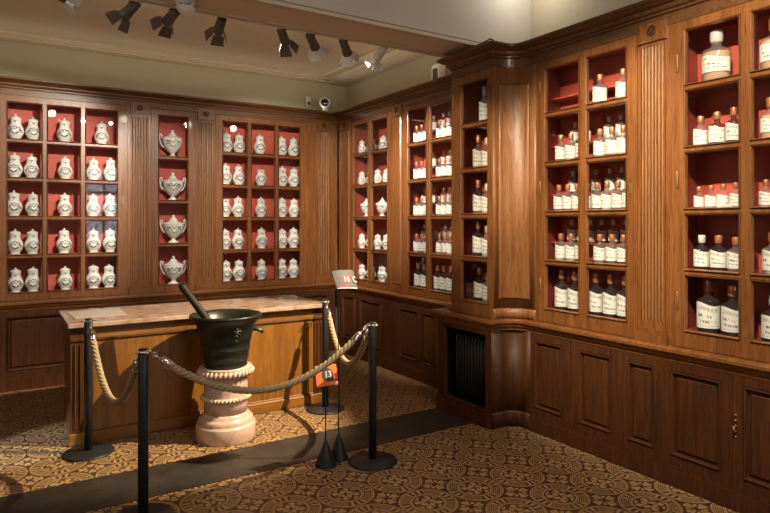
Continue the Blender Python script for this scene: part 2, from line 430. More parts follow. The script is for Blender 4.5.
# ------------------------------------------------------------------ cabinetry
def glazed(name, label, loc, rz, W, ox, rows, mul=(), step=None, lock=None, hinges=None, group=None, stone=None, D=.265):
    """upper glazed cabinet; ox = (left, right) of the glazed field, rows = pane edges in world z, mul = muntin spans"""
    t = thing(name, label, 'cabinet', loc, rz, group)
    H = ZT - ZL; z = [r - ZL for r in rows]
    c = MB()
    c.box(.003, W - .003, D - .012, D, 0, H)                                   # back
    c.box(.003, .015, .032, D - .012, 0, H).box(W - .015, W - .003, .032, D - .012, 0, H)
    c.box(.015, W - .015, .032, D - .012, H - .02, H)
    part('case', c, M_REDSIDE, t, 'red interior with shade in its colour')
    part('back_panel', MB().box(.016, W - .016, D - .015, D - .012, .001, H - .021), M_RED, t, 'brick red back panel')
    part('base_board', MB().box(.015, W - .015, .032, D - .012, 0, z[0]), W_SHELF, t)
    for b in z[1:-1]:
        part('shelf', MB().box(.016, W - .016, .034, D - .013, b - .004, b + .0165), W_SHELF, t)
    if step:
        for k in step:
            zb = z[k] + (.0165 if k else 0)
            part('step_board', MB().box(.02, W - .02, .145, D - .013, zb + step[k] - .012, zb + step[k]), M_RED, t)
    d = MB()
    xs = [(ox[0], ox[1])]
    edges = [ox[0]] + [q for m_ in mul for q in m_] + [ox[1]]
    d.box(.002, ox[0], 0, .03, .004, H - .003); d.box(ox[1], W - .002, 0, .03, .004, H - .003)
    d.box(ox[0], ox[1], 0, .03, .004, z[0]); d.box(ox[0], ox[1], 0, .03, z[-1], H - .003)
    for a, b in mul: d.box(a + .006, b - .006, .001, .03, z[0], z[-1])
    for b in z[1:-1]: d.box(ox[0], ox[1], .0015, .03, b - .0105, b + .0105)
    zz = [z[0]] + [q for b in z[1:-1] for q in (b - .0105, b + .0105)] + [z[-1]]
    xx = [ox[0]] + [q for a, b in mul for q in (a + .006, b - .006)] + [ox[1]]
    for i in range(0, len(xx), 2):
        for j in range(0, len(zz), 2):
            d.bead(xx[i], xx[i + 1], zz[j], zz[j + 1], .014, 0.0, .016)
    # outer shadow line of the door leaf
    dr = part('door', d, W_OAK, t)
    part('glass_panes', MB().add([(ox[0], .019, z[0]), (ox[1], .019, z[0]), (ox[1], .019, z[-1]), (ox[0], .019, z[-1])], [(0, 1, 2, 3)]), M_PANE, dr)
    if hinges:
        for hx, hz in hinges:
            part('hinge', MB().lathe([(.003, -.055), (.006, -.05), (.006, .05), (.003, .055)], 8, (hx, -.005, hz - ZL)), M_BRASS, dr, 'brass hinge')
    if lock:
        lx, lz = lock; lz -= ZL; e = MB()
        e.prism([(lx - .011, -.003), (lx + .011, -.003), (lx + .011, 0), (lx - .011, 0)], lz - .035, lz + .035)
        for q in (-.045, .045): e.lathe([(.009, 0), (.006, .003)], 8, (lx, 0, lz + q))
        for q in (-.06, -.03, 0, .03, .06): e.lathe([(.0, -.004), (.005, 0), (0, .004)], 6, (lx + .004 * math.sin(q * 90), -.004, lz + q))
        part('lock_plate', e, M_BRASS, dr, 'worn brass lock plate')
    return t

ROWS5 = (.915, 1.267, 1.637, 2.007, 2.377, 2.750)
ROWSF = (.920, 1.270, 1.645, 2.020, 2.397, 2.757)
ROWSP = (.950, 1.302, 1.648, 2.022, 2.388, 2.738)
ROWSN = (.942, 1.297, 1.662, 2.031, 2.402, 2.755)
def lock_h(z): return z

def pilaster(label, loc, rz, w, nf, x0, x1, plain_panel=False, group=None):
    t = thing('pilaster', label, 'pilaster', loc, rz, group); H = ZT - ZL
    b = MB().box(0, w, 0.003, .05, 0, H)
    b.box(max(x0 - .03, .002), min(x1 + .03, w - .002), -.028, .003, .0, .05)
    b.box(max(x0 - .022, .002), min(x1 + .022, w - .002), -.020, .003, .05, .062).box(max(x0 - .014, .002), min(x1 + .014, w - .002), -.013, .003, .062, .085)
    part('backing', b, W_OAK, t)
    f = MB(); rd = MB(); z0, z1 = .085, 1.885
    if plain_panel:
        f.cbox(x0, x1, -.012, .003, z0, z1, .012)
    else:
        f.box(x0 - .006, x0, -.008, .003, z0, z1).box(x1, x1 + .006, -.008, .003, z0, z1).box(x0, x1, -.008, .003, z0, z0 + .05).box(x0, x1, -.008, .003, z1 - .03, z1)
        pit = (x1 - x0) / nf
        for i in range(nf):
            cx = x0 + pit * (i + .5); r = pit * .31
            poly = [(cx + r * math.cos(a), .003 - .006 - r * 1.15 * math.sin(a)) for a in [PI * k / 6 for k in range(7)]]
            poly = [(cx + r, .003)] + poly + [(cx - r, .003)]
            rd.prism(poly, z0 + .05, z1 - .03)
    fp = part('fluted_panel' if not plain_panel else 'panel', f, W_OAK, t)
    if rd.v: part('groove_shade', MB().box(x0, x1, .001, .003, z0 + .05, z1 - .03), W_OAKSHADE, fp)  # dark strip paints the groove shade behind the reeds
    if rd.v: part('reeds', rd, W_LITREED, fp, 'reeds with caught light painted lighter')
    cp = MB().box(max(x0 - .016, .002), min(x1 + .016, w - .002), -.022, .003, 1.885, 1.897).box(max(x0 - .01, .002), min(x1 + .01, w - .002), -.014, .003, 1.897, H + .04)
    part('capital_block', cp, W_OAK, t)
    ro = MB(); cx = (x0 + x1) / 2
    ro.tube([(cx + .028 * math.cos(a), -.016, 1.955 + .028 * math.sin(a)) for a in [2 * PI * k / 16 for k in range(16)]], .005, 6, True)
    for k in range(6):
        a = k * PI / 3
        ro.tube([(cx, -.017, 1.955), (cx + .024 * math.cos(a), -.017, 1.955 + .024 * math.sin(a))], [.007, .003], 6)
    part('rosette', ro, W_DADO, t, 'carved round rosette')
    return t

# --- back wall uppers (local x = world X)
mul3 = ((.357, .401), (.692, .739))
X0 = -.035
LJC = glazed('jar_cabinet', 'oak glazed cabinet holding white jars at the left of the urn cabinet', (X0, YB, ZL), 0, 1.134 - X0, (.062 - X0, 1.043 - X0), ROWS5,
       [(a - X0, b - X0) for a, b in mul3], lock=(1.088 - X0, 1.83))
pilaster('fluted oak pilaster between the left jar cabinet and the urn cabinet', (1.134, YB, ZL), 0, .231, 6, .036, .205)
ROWS4 = (.915, 1.352, 1.817, 2.290, 2.750)
glazed('urn_cabinet', 'narrow oak glazed cabinet holding four two-handled urns', (1.365, YB, ZL), 0, .468, (.073, .393), ROWS4)
pilaster('fluted oak pilaster right of the urn cabinet', (1.833, YB, ZL), 0, .221, 6, .03, .195)
glazed('jar_cabinet', 'oak glazed cabinet holding white jars at the right of the urn cabinet', (2.054, YB, ZL), 0, 1.165, (.078, 1.045), ROWS5,
       ((.378, .417), (.713, .755)))
pilaster('fluted oak pilaster on the back wall beside the room corner', (3.219, YB, ZL), 0, .381, 5, .10, .27)
pilaster('fluted oak pilaster left of the left jar cabinet', (-.27, YB, ZL), 0, .235, 6, .036, .205)
tag(link('wall_panelling', MB().box(-1.6, -.27, YB, YB + .05, ZL, ZT).cbox(-1.45, -.95, YB - .012, YB, 1.0, 2.65, .012).cbox(-.85, -.4, YB - .012, YB, 1.0, 2.65, .012).mesh('wall_panelling', W_OAK)),
    'oak wall panelling beyond the left jar cabinet', 'panelling')

# --- far right uppers: local x = YB - Y
def ry(Y, o): return o - Y
o = YB - .03
pilaster('plain oak pilaster on the right wall beside the room corner', (XF, o, ZL), RZR, o - 6.416, 5, .05, .28, True)
o = 6.416
glazed('jar_cabinet', 'oak glazed cabinet of small white jars nearest the corner on the right wall', (XF, o, ZL), RZR, o - 5.531, (o - 6.375, o - 5.605), ROWSF, ((o - 6.03, o - 5.955),))
o = 5.531
pilaster('plain oak pilaster between the small jar cabinet and the bottle cabinet', (XF, o, ZL), RZR, o - 5.30, 5, .03, .185, True)
o = 5.30
glazed('bottle_cabinet', 'oak glazed cabinet crowded with small bottles, left of the pillar cabinet', (XF, o, ZL), RZR, o - 4.43, (o - 5.225, o - 4.48), ROWSF, ((o - 4.895, o - 4.83),),
       step={1: .13, 2: .13, 3: .13, 4: .13})
tag(link('oak_filler', MB().box(0, .378, .003, .05, 0, ZT - ZL).mesh('oak_filler', W_OAK), None, (XF, 4.43, ZL), (0, 0, RZR)), 'plain oak filler strip behind the pillar cabinet', 'panel')
# --- corner pillar cabinet
o = 4.05
glazed('bottle_cabinet', 'narrow projecting oak pillar cabinet with one column of bottles above the radiator', (XP, o, ZL), RZR, o - 3.54, (o - 3.922, o - 3.585), ROWSP,
       hinges=((.03, 2.62), (.03, 1.86), (.03, 1.12)), D=.34)
# curved cove panel joining pillar and near wall
ARC = [(3.28 + .19 * math.sin(a), 3.35 + .19 * math.cos(a)) for a in [PI / 2 * k / 12 for k in range(13)]]
t = thing('curved_panel', 'tall concave curved oak panel beside the pillar cabinet', 'panel', (0, 0, 0))
a_ = MB().sweep([(3.243, 3.54)] + ARC + [(3.47, 3.305)], [(-.03, ZL), (0, ZL), (0, ZT), (-.03, ZT)], True)
part('curved_backing', a_, W_CURVE, t)
q = [(3.28 + .19 * math.sin(a), 3.35 + .19 * math.cos(a)) for a in [PI / 2 * k / 14 for k in range(1, 14)]]
part('raised_field', MB().sweep(q, [(0, 1.0), (.002, .995), (.010, 1.01), (.010, 2.665), (.002, 2.68), (0, 2.675)], True), W_CURVE, t)
part('base_moulding', MB().sweep([(3.243, 3.54)] + ARC + [(3.47, 3.305)], [(0, ZL), (.016, ZL), (.016, .895), (.010, .905), (.006, .925), (0, .925)], True), W_CURVE, t)
# --- near right uppers
o = 3.305
glazed('bottle_cabinet', 'two-column oak glazed bottle cabinet between the curved panel and fluted pilaster', (XN, o, ZL), RZR, o - 2.431, (o - 3.218, o - 2.506), ROWSN, ((o - 2.897, o - 2.833),),
       step={1: .135, 2: .135, 3: .135, 4: .135}, lock=(o - 2.478, 1.82), hinges=((.045, 2.616), (.045, 1.858), (.045, 1.122)))
o = 2.431
pilaster('boldly fluted oak pilaster beside the nearest bottle cabinet', (XN, o, ZL), RZR, o - 2.195, 7, .03, .19)
o = 2.195
glazed('bottle_cabinet', 'nearest oak glazed bottle cabinet at the right edge of the photo', (XN, o, ZL), RZR, o - 1.30, (o - 2.117, o - 1.395), ROWSN, ((o - 1.792, o - 1.732),),
       hinges=((.038, 2.559), (.038, 1.856), (.038, 1.124)))

# --- cornices, ledges, base mouldings (swept)
def molding(name, label, path, prof, m, cat):
    return tag(link(name, MB().sweep(path, prof).mesh(name, m)), label, cat)
CORN = [(-.03, ZT), (.0, ZT), (.0, 2.868), (.012, 2.874), (.012, 2.888), (.024, 2.894), (.03, 2.908), (.03, 2.918), (.048, 2.926), (.070, 2.944), (.080, 2.948), (.080, 2.966), (-.20, 2.966), (-.20, 2.94), (-.03, 2.94)]
CORN2 = [(o_, z_ if z_ < 2.85 else z_ + .012) for o_, z_ in CORN]
CORN2 = [(o_ * 1.12 if o_ > 0 else o_, z_) for o_, z_ in CORN2]
molding('cornice', 'shade-toned oak cornice along the back wall and far right cabinets', [(-1.6, YB), (XF, YB), (XF, 4.13)], CORN, W_OAKSHADE, 'cornice')
NPATH = [(3.58, 4.05), (XP, 4.05), (XP, 3.54)] + ARC + [(XN, 3.2), (XN, 1.0)]
molding('cornice', 'shade-toned oak cornice over the pillar and near bottle cabinets', NPATH, CORN2, W_OAKSHADE, 'cornice')
LEDGE = [(-.2, .80), (.045, .80), (.052, .808), (.060, .815), (.060, .832), (.052, .842), (.046, ZL), (-.2, ZL)]
LEDGE0 = [(-.03, .755), (.020, .755), (.024, .775), (.038, .785), (.045, .800), (.060, .815), (.060, .832), (.052, .842), (.046, ZL), (-.03, ZL)]
molding('ledge', 'dark oak ledge under the back wall and far right cabinets', [(-1.6, YB), (XF, YB), (XF, 4.27)], LEDGE0, W_OAKX, 'ledge')
LPATH = [(3.56, 4.195), (XP - .012, 4.195), (XP - .012, 3.54)] + ARC + [(XN, 3.2), (XN, 1.0)]
molding('ledge', 'worn oak ledge under the pillar and near bottle cabinets', LPATH, LEDGE0, W_OAKX, 'ledge')

# --- base cabinets
def base_unit(name, label, loc, rz, W, panels, doors=False, lock=None, H=.752, pz=(.185, .70)):
    t = thing(name, label, 'cabinet', loc, rz)
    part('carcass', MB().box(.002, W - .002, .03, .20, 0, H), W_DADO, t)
    xs = [0.001] + [q for p in panels for q in p] + [W - .001]
    if doors:
        for i, p in enumerate(panels):
            x0 = .001 if i == 0 else (panels[i - 1][1] + p[0]) / 2 + .0015
            x1 = W - .001 if i == len(panels) - 1 else (p[1] + panels[i + 1][0]) / 2 - .0015
            f = MB().box(x0, p[0], 0, .03, .122, H).box(p[1], x1, 0, .03, .122, H).box(p[0], p[1], 0, .03, .122, pz[0]).box(p[0], p[1], 0, .03, pz[1], H)
            f.bead(p[0], p[1], pz[0], pz[1], .022, 0, .018)
            d = part('door', f, W_DADO, t)
            part('raised_panel', raised(p, pz), W_DADO, d)
            if lock is not None and i == lock:
                lx = (x0 + .018 if i else x1 - .018); e = MB(); lz = .47
                for q in (-.05, -.025, 0, .025, .05): e.lathe([(0, -.006), (.007, -.002), (.007, .002), (0, .006)], 8, (lx + .004 * math.sin(q * 120), -.003, lz + q * 1.2))
                e.tube([(lx, -.004, lz - .02), (lx, -.022, lz - .02)], .004, 6).tube([(lx, -.022, lz - .035), (lx, -.022, lz)], .006, 6)
                part('key_plate', e, M_BRASS, d, 'ornate worn key plate')
    else:
        f = MB(); 
        for i in range(0, len(xs), 2): f.box(xs[i], xs[i + 1], 0, .03, .122, H)
        for p in panels:
            f.box(p[0], p[1], 0, .03, .122, pz[0]).box(p[0], p[1], 0, .03, pz[1], H).bead(p[0], p[1], pz[0], pz[1], .022, 0, .018)
        part('frame', f, W_DADO, t)
        for p in panels: part('raised_panel', raised(p, pz), W_DADO, t)
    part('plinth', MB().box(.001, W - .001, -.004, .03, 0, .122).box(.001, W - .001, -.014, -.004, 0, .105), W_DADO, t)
    return t
def raised(p, pz):
    x0, x1, z0, z1 = p[0] + .022, p[1] - .022, pz[0] + .022, pz[1] - .022
    m = MB().box(x0 - .004, x1 + .004, .018, .03, z0 - .004, z1 + .004)
    m.cbox(x0 + .008, x1 - .008, .004, .018, z0 + .008, z1 - .008, .013)
    return m
BB = YB - .03
base_unit('base_cabinet', 'shade-toned oak base cupboard at the far left below the left jar cabinet', (-.62, BB, 0), 0, 1.27, ((.06, .58), (.68, 1.22)))
base_unit('base_cabinet', 'shade-toned oak base cupboard behind the marble counter below the urns', (.65, BB, 0), 0, 1.30, ((.08, .58), (.70, 1.22)))
base_unit('base_cabinet', 'shade-toned oak base cupboard below the right jar cabinet and back corner', (1.95, BB, 0), 0, 1.60, ((.08, .50), (.60, 1.02), (1.12, 1.50)))
tag(link('wall_panelling', MB().box(-1.6, -.62, BB, BB + .05, 0, .752).mesh('wall_panelling', W_DADO)), 'shade-toned oak low wainscot at the far left end of the back wall', 'panelling')
XFB = XF - .03
o = BB - .02
base_unit('base_cabinet', 'shade-toned oak base cupboard at the corner below the small jar cabinet', (XFB, o, 0), RZR, o - 5.50, ((o - 6.60, o - 6.28), (o - 6.165, o - 5.70)))
o = 5.50
base_unit('base_cabinet', 'shade-toned oak base cupboard between the back corner and the radiator', (XFB, o, 0), RZR, o - 4.195, ((o - 5.343, o - 5.007), (o - 4.947, o - 4.715), (o - 4.62, o - 4.30)))
# radiator niche under the pillar cabinet (mesh in world space, pillar face at XP-.02)
XB = XP - .035
t = thing('radiator_cabinet', 'shade-toned oak open radiator casing under the pillar cabinet', 'cabinet', (XB, 4.19, 0), RZR)
L = 4.19 - 3.53
f = MB().box(0, .095, 0, .03, .11, .752).box(L - .035, L, 0, .03, .11, .752).box(.095, L - .035, 0, .03, .722, .752).box(.095, L - .035, 0, .03, .11, .122)
f.bead(.095, L - .035, .122, .722, .010, 0, .016)
part('frame', f, W_DADO, t)
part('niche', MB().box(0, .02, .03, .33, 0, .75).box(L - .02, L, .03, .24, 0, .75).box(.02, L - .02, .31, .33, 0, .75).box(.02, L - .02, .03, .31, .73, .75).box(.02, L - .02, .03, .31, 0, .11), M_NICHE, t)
part('plinth', MB().box(0, L + .006, -.006, .03, 0, .11).box(0, L + .006, -.02, -.006, 0, .095), W_DADO, t)
rad = thing('radiator', 'black ribbed column radiator inside the oak casing', 'radiator', (XB + .13, 4.065, 0), RZR)
for k in range(12):
    x = .028 + k * .039
    c = MB().tube([(x, -.04, .15), (x, -.04, .62), (x, -.03, .645), (x, .0, .65)], .0135, 8).tube([(x, .05, .15), (x, .05, .62), (x, .03, .645), (x, .0, .65)], .0135, 8)
    c.box(x - .004, x + .004, -.03, .045, .15, .64)
    part('radiator_column', c, M_IRON, rad)
part('manifold', MB().tube([(.01, .0, .165), (.47, .0, .165)], .016, 8).tube([(.01, 0, .62), (.47, 0, .62)], .012, 8).box(.03, .05, -.02, .02, .11, .15).box(.43, .45, -.02, .02, .11, .15), M_IRON, rad)
# curved low panel under the cove
t = thing('curved_panel', 'low curved shade-toned oak panel right of the radiator', 'panel', (0, 0, 0))
LARC = [(3.34 + .11 * math.sin(a), 3.41 + .11 * math.cos(a)) for a in [PI / 2 * k / 8 for k in range(9)]]
lp = [(3.208, 3.52)] + LARC + [(3.45, 3.345)]
part('curved_backing', MB().sweep(lp, [(-.03, .0), (0, .0), (0, .752), (-.03, .752)], True), W_DADO, t)
part('plinth', MB().sweep(lp, [(0, 0), (.012, 0), (.012, .11), (.004, .122), (0, .122)], True), W_DADO, t)
XNB = XN - .02
o = 3.345
base_unit('base_cabinet', 'shade-toned oak two-panel base cupboard right of the low curved panel', (XNB, o, 0), RZR, o - 2.53, ((o - 3.300, o - 3.035), (o - 2.882, o - 2.612)), doors=True)
o = 2.53
base_unit('base_cabinet', 'narrow single-panel shade-toned oak base section below the boldly fluted pilaster', (XNB, o, 0), RZR, o - 2.262, ((o - 2.491, o - 2.300),))
o = 2.262
base_unit('base_cabinet', 'shade-toned oak base cupboard with a key plate below the nearest bottle cabinet', (XNB, o, 0), RZR, o - 1.36, ((o - 2.190, o - 1.880), (o - 1.764, o - 1.45)), doors=True, lock=1)
tag(link('wall_panelling', MB().box(0, .36, .0, .05, 0, .752).mesh('wall_panelling', W_DADO), None, (XNB, 1.36, 0), (0, 0, RZR)), 'plain shade-toned oak dado at the near right end', 'panelling')
tag(link('wall_panelling', MB().box(0, .30, .0, .05, ZL, ZT).mesh('wall_panelling', W_OAK), None, (XN, 1.30, 0), (0, 0, RZR)), 'plain oak end panel right of the nearest bottle cabinet', 'panelling')

# ------------------------------------------------------------------ white jars
ORD = ['top', 'second', 'middle', 'fourth', 'bottom']
def jar_meshes(S, lid=True):
    body = [(.040, 0), (.045, .004), (.045, .010), (.040, .016), (.053, .034), (.066, .058), (.0715, .085), (.068, .112), (.056, .136), (.0475, .150), (.045, .165), (.046, .190), (.049, .197), (.049, .201), (.040, .203), (.038, .19)]
    lidp = [(.049, .2015), (.0505, .206), (.048, .212), (.038, .221), (.022, .228), (.010, .231), (.007, .235), (.011, .240), (.009, .246), (0, .249)]
    sc = lambda p: [(r * S, z * S) for r, z in p]
    def rad(z):
        for (r0, z0), (r1, z1) in zip(body, body[1:13]):
            if z0 <= z <= z1 and z1 > z0: return r0 + (r1 - r0) * (z - z0) / (z1 - z0)
        return .045
    bm = MB().lathe(sc(body), 22).mesh('body', M_CERAM)
    lm = MB().lathe(sc(lidp), 18).mesh('lid', M_CERAM) if lid else None
    pm = MB(); hm = MB()
    def stroke(pts, w):                                   # pts (angle offset in metres along the surface, z)
        q = []
        for s_, z in pts:
            r = rad(z) + .0006; a = -PI / 2 + s_ / .067
            q.append((r * math.cos(a) * S, r * math.sin(a) * S, z * S))
        pm.tube(q, w * S * 1.25, 5)
    heart = []
    for k in range(25):
        a = 2 * PI * k / 24
        heart.append((.00178 * 16 * math.sin(a) ** 3, .083 + .00178 * (13 * math.cos(a) - 5 * math.cos(2 * a) - 2 * math.cos(3 * a) - math.cos(4 * a))))
    stroke(heart, .0026)
    # white heart field
    hv = []
    for s_, z in heart[:-1] + [(0, .085)]:
        r = rad(z) + .0012; a = -PI / 2 + s_ / .067; hv.append((r * math.cos(a) * S, r * math.sin(a) * S, z * S))
    hm.add(hv, [(i, (i + 1) % 24, 24) for i in range(24)], True)
    for sg in (-1, 1):
        stroke([(sg * .008, .112), (sg * .02, .120), (sg * .036, .116), (sg * .044, .104)], .0032)
        stroke([(sg * .030, .102), (sg * .045, .094), (sg * .056, .083)], .0034)
        stroke([(sg * .036, .088), (sg * .050, .075), (sg * .060, .072)], .0026)
        stroke([(sg * .006, .058), (sg * .022, .066), (sg * .036, .072)], .0026)
        stroke([(sg * .002, .176), (sg * .012, .184), (sg * .019, .178)], .0026)
    stroke([(-.012, .124), (0, .128), (.012, .124)], .0030); stroke([(0, .160), (0, .176)], .0026)
    return bm, lm, pm.mesh('painted_scrolls', M_PAINT), hm.mesh('heart_field', M_HEART)
JM = {}
def jar(name, label, loc, rz, S=1.0, lid=True, group=None):
    k = (S, lid)
    if k not in JM: JM[k] = jar_meshes(S, lid)
    t = thing(name, label, 'jar', loc, rz, group)
    b, l, p, h = JM[k]
    bo = link('body', b, t)
    if l: link('lid', l, t)
    s = link('painted_scrolls', p, t); s['label'] = 'grey-green painted scrolls'
    link('heart_field', h, s)
    return t
ZS = [r + .0165 for r in ROWS5[:5]]; ZS[0] = ROWS5[0]
ZS5 = [ZS[4], ZS[3], ZS[2], ZS[1], ZS[0]]
def tops(r): return [r[4] + .0165, r[3] + .0165, r[2] + .0165, r[1] + .0165, r[0]]
ZSF, ZSP, ZSN = tops(ROWSF), tops(ROWSP), tops(ROWSN)             # top shelf first
def jar_row_name(i, n, colw): return colw if n == 1 else ('left ' if i == 0 else 'right ') + colw
LJ = [[.138, .285, .56, .901], [.129, .272, .565, .826, .987], [.125, .285, .56, .821, .983], [.134, .281, .556, .826, .983], [.138, .285, .565, .826, .973]]
RJ = [[2.221, 2.369, 2.624, 2.9, 3.058], [2.209, 2.363, 2.633, 2.907, 3.058], [2.203, 2.357, 2.639, 2.907, 3.065], [2.203, 2.357, 2.645, 2.907, 3.058], [2.215, 2.369, 2.645, 2.903, 3.053]]
for cab, rows, bounds, grp in (('left', LJ, (.38, .715), 'white jars in the left jar cabinet'), ('right', RJ, (2.45, 2.79), 'white jars in the right jar cabinet')):
    for i, xs in enumerate(rows):
        cols = [[x for x in xs if x < bounds[0]], [x for x in xs if bounds[0] <= x < bounds[1]], [x for x in xs if x >= bounds[1]]]
        for ci, cx in enumerate(cols):
            for j, x in enumerate(cx):
                nolid = (cab == 'right' and i == 1 and ci == 1) or (cab == 'right' and i == 2 and ci == 0 and j == 0)
                who = ('left-hand ' if j == 0 else 'right-hand ') if len(cx) > 1 else 'single '
                lab = f"{who}white heart jar {'without lid ' if nolid else ''}in {('left', 'centre', 'right')[ci]} column, {ORD[i]} shelf of {cab} jar cabinet"
                jar('lidded_jar' if not nolid else 'jar', lab, (x, YB + .13 + random.uniform(-.006, .006), ZS5[i] + .0005), random.uniform(-.12, .12) - .12 * (x > 2), 1.0 + random.choice((-.03, 0, .02)), not nolid, grp)
# urns
def urn_meshes(S=1.0):
    body = [(.055, 0), (.058, .006), (.050, .014), (.028, .026), (.020, .040), (.022, .048), (.050, .066), (.078, .098), (.095, .135), (.103, .175), (.104, .192), (.099, .196), (.095, .192)]
    lidp = [(.106, .1965), (.108, .203), (.096, .212), (.062, .222), (.044, .234), (.036, .250), (.026, .262), (.016, .268), (.012, .273), (.018, .281), (.015, .291), (.006, .298), (0, .300)]
    sc = lambda p: [(r * S, z * S) for r, z in p]
    b = MB().lathe(sc(body), 28).mesh('body', M_CERAM); l = MB().lathe(sc(lidp), 28).mesh('lid', M_CERAM)
    hs = []
    for sg in (-1, 1):
        pts = [(.082, .105), (.104, .125), (.122, .165), (.131, .205), (.130, .236), (.117, .246), (.108, .238), (.109, .218), (.108, .200)]
        h = MB().tube([(sg * x * S, 0, z * S) for x, z in pts], .0075 * S, 8); hs.append(h.mesh('handle', M_CERAM))
    def rad(z):
        for (r0, z0), (r1, z1) in zip(body, body[1:11]):
            if z0 <= z <= z1 and z1 > z0: return r0 + (r1 - r0) * (z - z0) / (z1 - z0)
        return .1
    p = MB(); hm = MB()
    def stroke(pts, w):
        q = []
        for s_, z in pts:
            r = rad(z) + .0006; a = -PI / 2 + s_ / .1; q.append((r * math.cos(a) * S, r * math.sin(a) * S, z * S))
        p.tube(q, w * S * 1.2, 5)
    heart = [(.0019 * 16 * math.sin(a) ** 3, .136 + .0019 * (13 * math.cos(a) - 5 * math.cos(2 * a) - 2 * math.cos(3 * a) - math.cos(4 * a))) for a in [2 * PI * k / 24 for k in range(25)]]
    stroke(heart, .0028); hv = []
    for s_, z in heart[:-1] + [(0, .138)]:
        r = rad(z) + .0012; a = -PI / 2 + s_ / .1; hv.append((r * math.cos(a) * S, r * math.sin(a) * S, z * S))
    hm.add(hv, [(i, (i + 1) % 24, 24) for i in range(24)], True)
    for sg in (-1, 1):
        stroke([(sg * .008, .170), (sg * .022, .180), (sg * .038, .174), (sg * .046, .158)], .0036)
        stroke([(sg * .040, .150), (sg * .058, .160), (sg * .072, .174)], .0036); stroke([(sg * .044, .140), (sg * .064, .138), (sg * .078, .150)], .0034)
        stroke([(sg * .052, .165), (sg * .060, .178)], .0036); stroke([(sg * .030, .112), (sg * .046, .122)], .003)
    return b, l, hs, p.mesh('painted_scrolls', M_PAINT), hm.mesh('heart_field', M_HEART)
UM = {}
def urn(label, loc, rz=0, S=1.0, handles=(0, 1), group=None):
    if S not in UM: UM[S] = urn_meshes(S)
    b, l, hs, p, h = UM[S]
    t = thing('two_handled_urn' if handles else 'lidded_urn', label, 'urn', loc, rz, group)
    link('body', b, t); link('lid', l, t)
    for k in handles: link('handle', hs[k], t)
    s = link('painted_scrolls', p, t); s['label'] = 'grey-green painted scrolls'; link('heart_field', h, s)
ZU = [2.307, 1.834, 1.369, .9155]
for i, x in enumerate((1.595, 1.60, 1.606, 1.606)):
    urn(('white urn missing its right handle on the top shelf of the urn cabinet', 'white two-handled urn on the second shelf of the urn cabinet',
         'white two-handled urn on the third shelf of the urn cabinet', 'white two-handled urn on the bottom shelf of the urn cabinet')[i],
        (x + .022, YB + .14, ZU[i]), -.12, 1.04, (0,) if i == 0 else (0, 1), 'urns in the urn cabinet')
FJ = [[6.340, 6.230, 6.094, 5.957, 5.850], [6.342, 6.236, 5.979, 5.873], [6.285, 5.927], [6.342, 6.236, 5.979, 5.873], [6.340, 6.232, 6.108, 5.979, 5.862]]
for i, ys in enumerate(FJ):
    for j, y in enumerate(ys):
        z = ZSF[i] + .0005
        if i == 2:
            urn(f"small white footed urn in the {'left' if j == 0 else 'right'} pane of the small jar cabinet", (XF + .13, y, z), RZR + .5, .74, (), 'small urns in the small jar cabinet')
        else:
            jar('lidded_jar', f"small white jar, {('first', 'second', 'third', 'fourth', 'fifth')[j]} from left, {ORD[i]} shelf of the small jar cabinet", (XF + (.150 if j % 2 else .100), y, z), RZR + .75, .72, True, 'small white jars in the small jar cabinet')

# ------------------------------------------------------------------ bottles
BM = {}
def bottle_meshes(Rr, H, kind, cont, cap):
    bh = H * .64; nr = Rr * .36; nz = H * .76
    prof = [(Rr * .93, 0), (Rr, .004), (Rr, bh - Rr * .22), (Rr * .93, bh - Rr * .07), (Rr * .62, bh + .003), (nr * 1.05, bh + Rr * .25), (nr, bh + Rr * .4), (nr, nz), (nr * 1.15, nz + .003)]
    g = MB().lathe(prof, 22).mesh('glass_body', M_BDARK if kind == 'dark' else M_BGLASS)
    ct = Rr * .46
    cm = MB().lathe([(ct * .85, nz + .001), (ct * .9, nz + .006), (ct, nz + .012), (ct, H - .006), (ct * .9, H), (0, H + .001)], 14).mesh('stopper', M_COPPER if cap == 'copper' else M_GLASSTOP)
    lm = MB(); n = 14; z0 = H * (.18 if cont == 'peach' else .10); z1 = bh * (.74 if cont == 'peach' else .86); vs = []; uv = []
    span = R(72)
    for i in range(n + 1):
        u = i / n; a = -PI / 2 + (u - .5) * 2 * span
        zt = z1 + (.10 * H) * (.5 * math.cos(u * PI) + .28 * math.sin(u * 2.2 * PI)) * .55
        for k, v in enumerate((0, .5, 1)):
            z = z0 + (zt - z0) * v; r = Rr + .0012
            lm.v.append((r * math.cos(a), r * math.sin(a), z)); lm.uv[len(lm.v) - 1] = (u, v)
    for i in range(n):
        for k in range(2): lm.f.append((i * 3 + k, i * 3 + 3 + k, i * 3 + 4 + k, i * 3 + 1 + k)); lm.sm.append(True)
    lm = lm.mesh('label', M_LABEL, False)
    fm = None
    if cont:
        fh = {'peach': bh * .9, 'powder': bh * .80, 'amber': bh * .72, 'dark': bh * .62, 'rust': bh * .22}[cont]
        fm = MB().lathe([(Rr * .9, .004), (Rr * .93, .008), (Rr * .93, fh - .003), (Rr * .8, fh), (0, fh)], 16).mesh('filling', M_CONT[cont])
    return g, cm, lm, fm
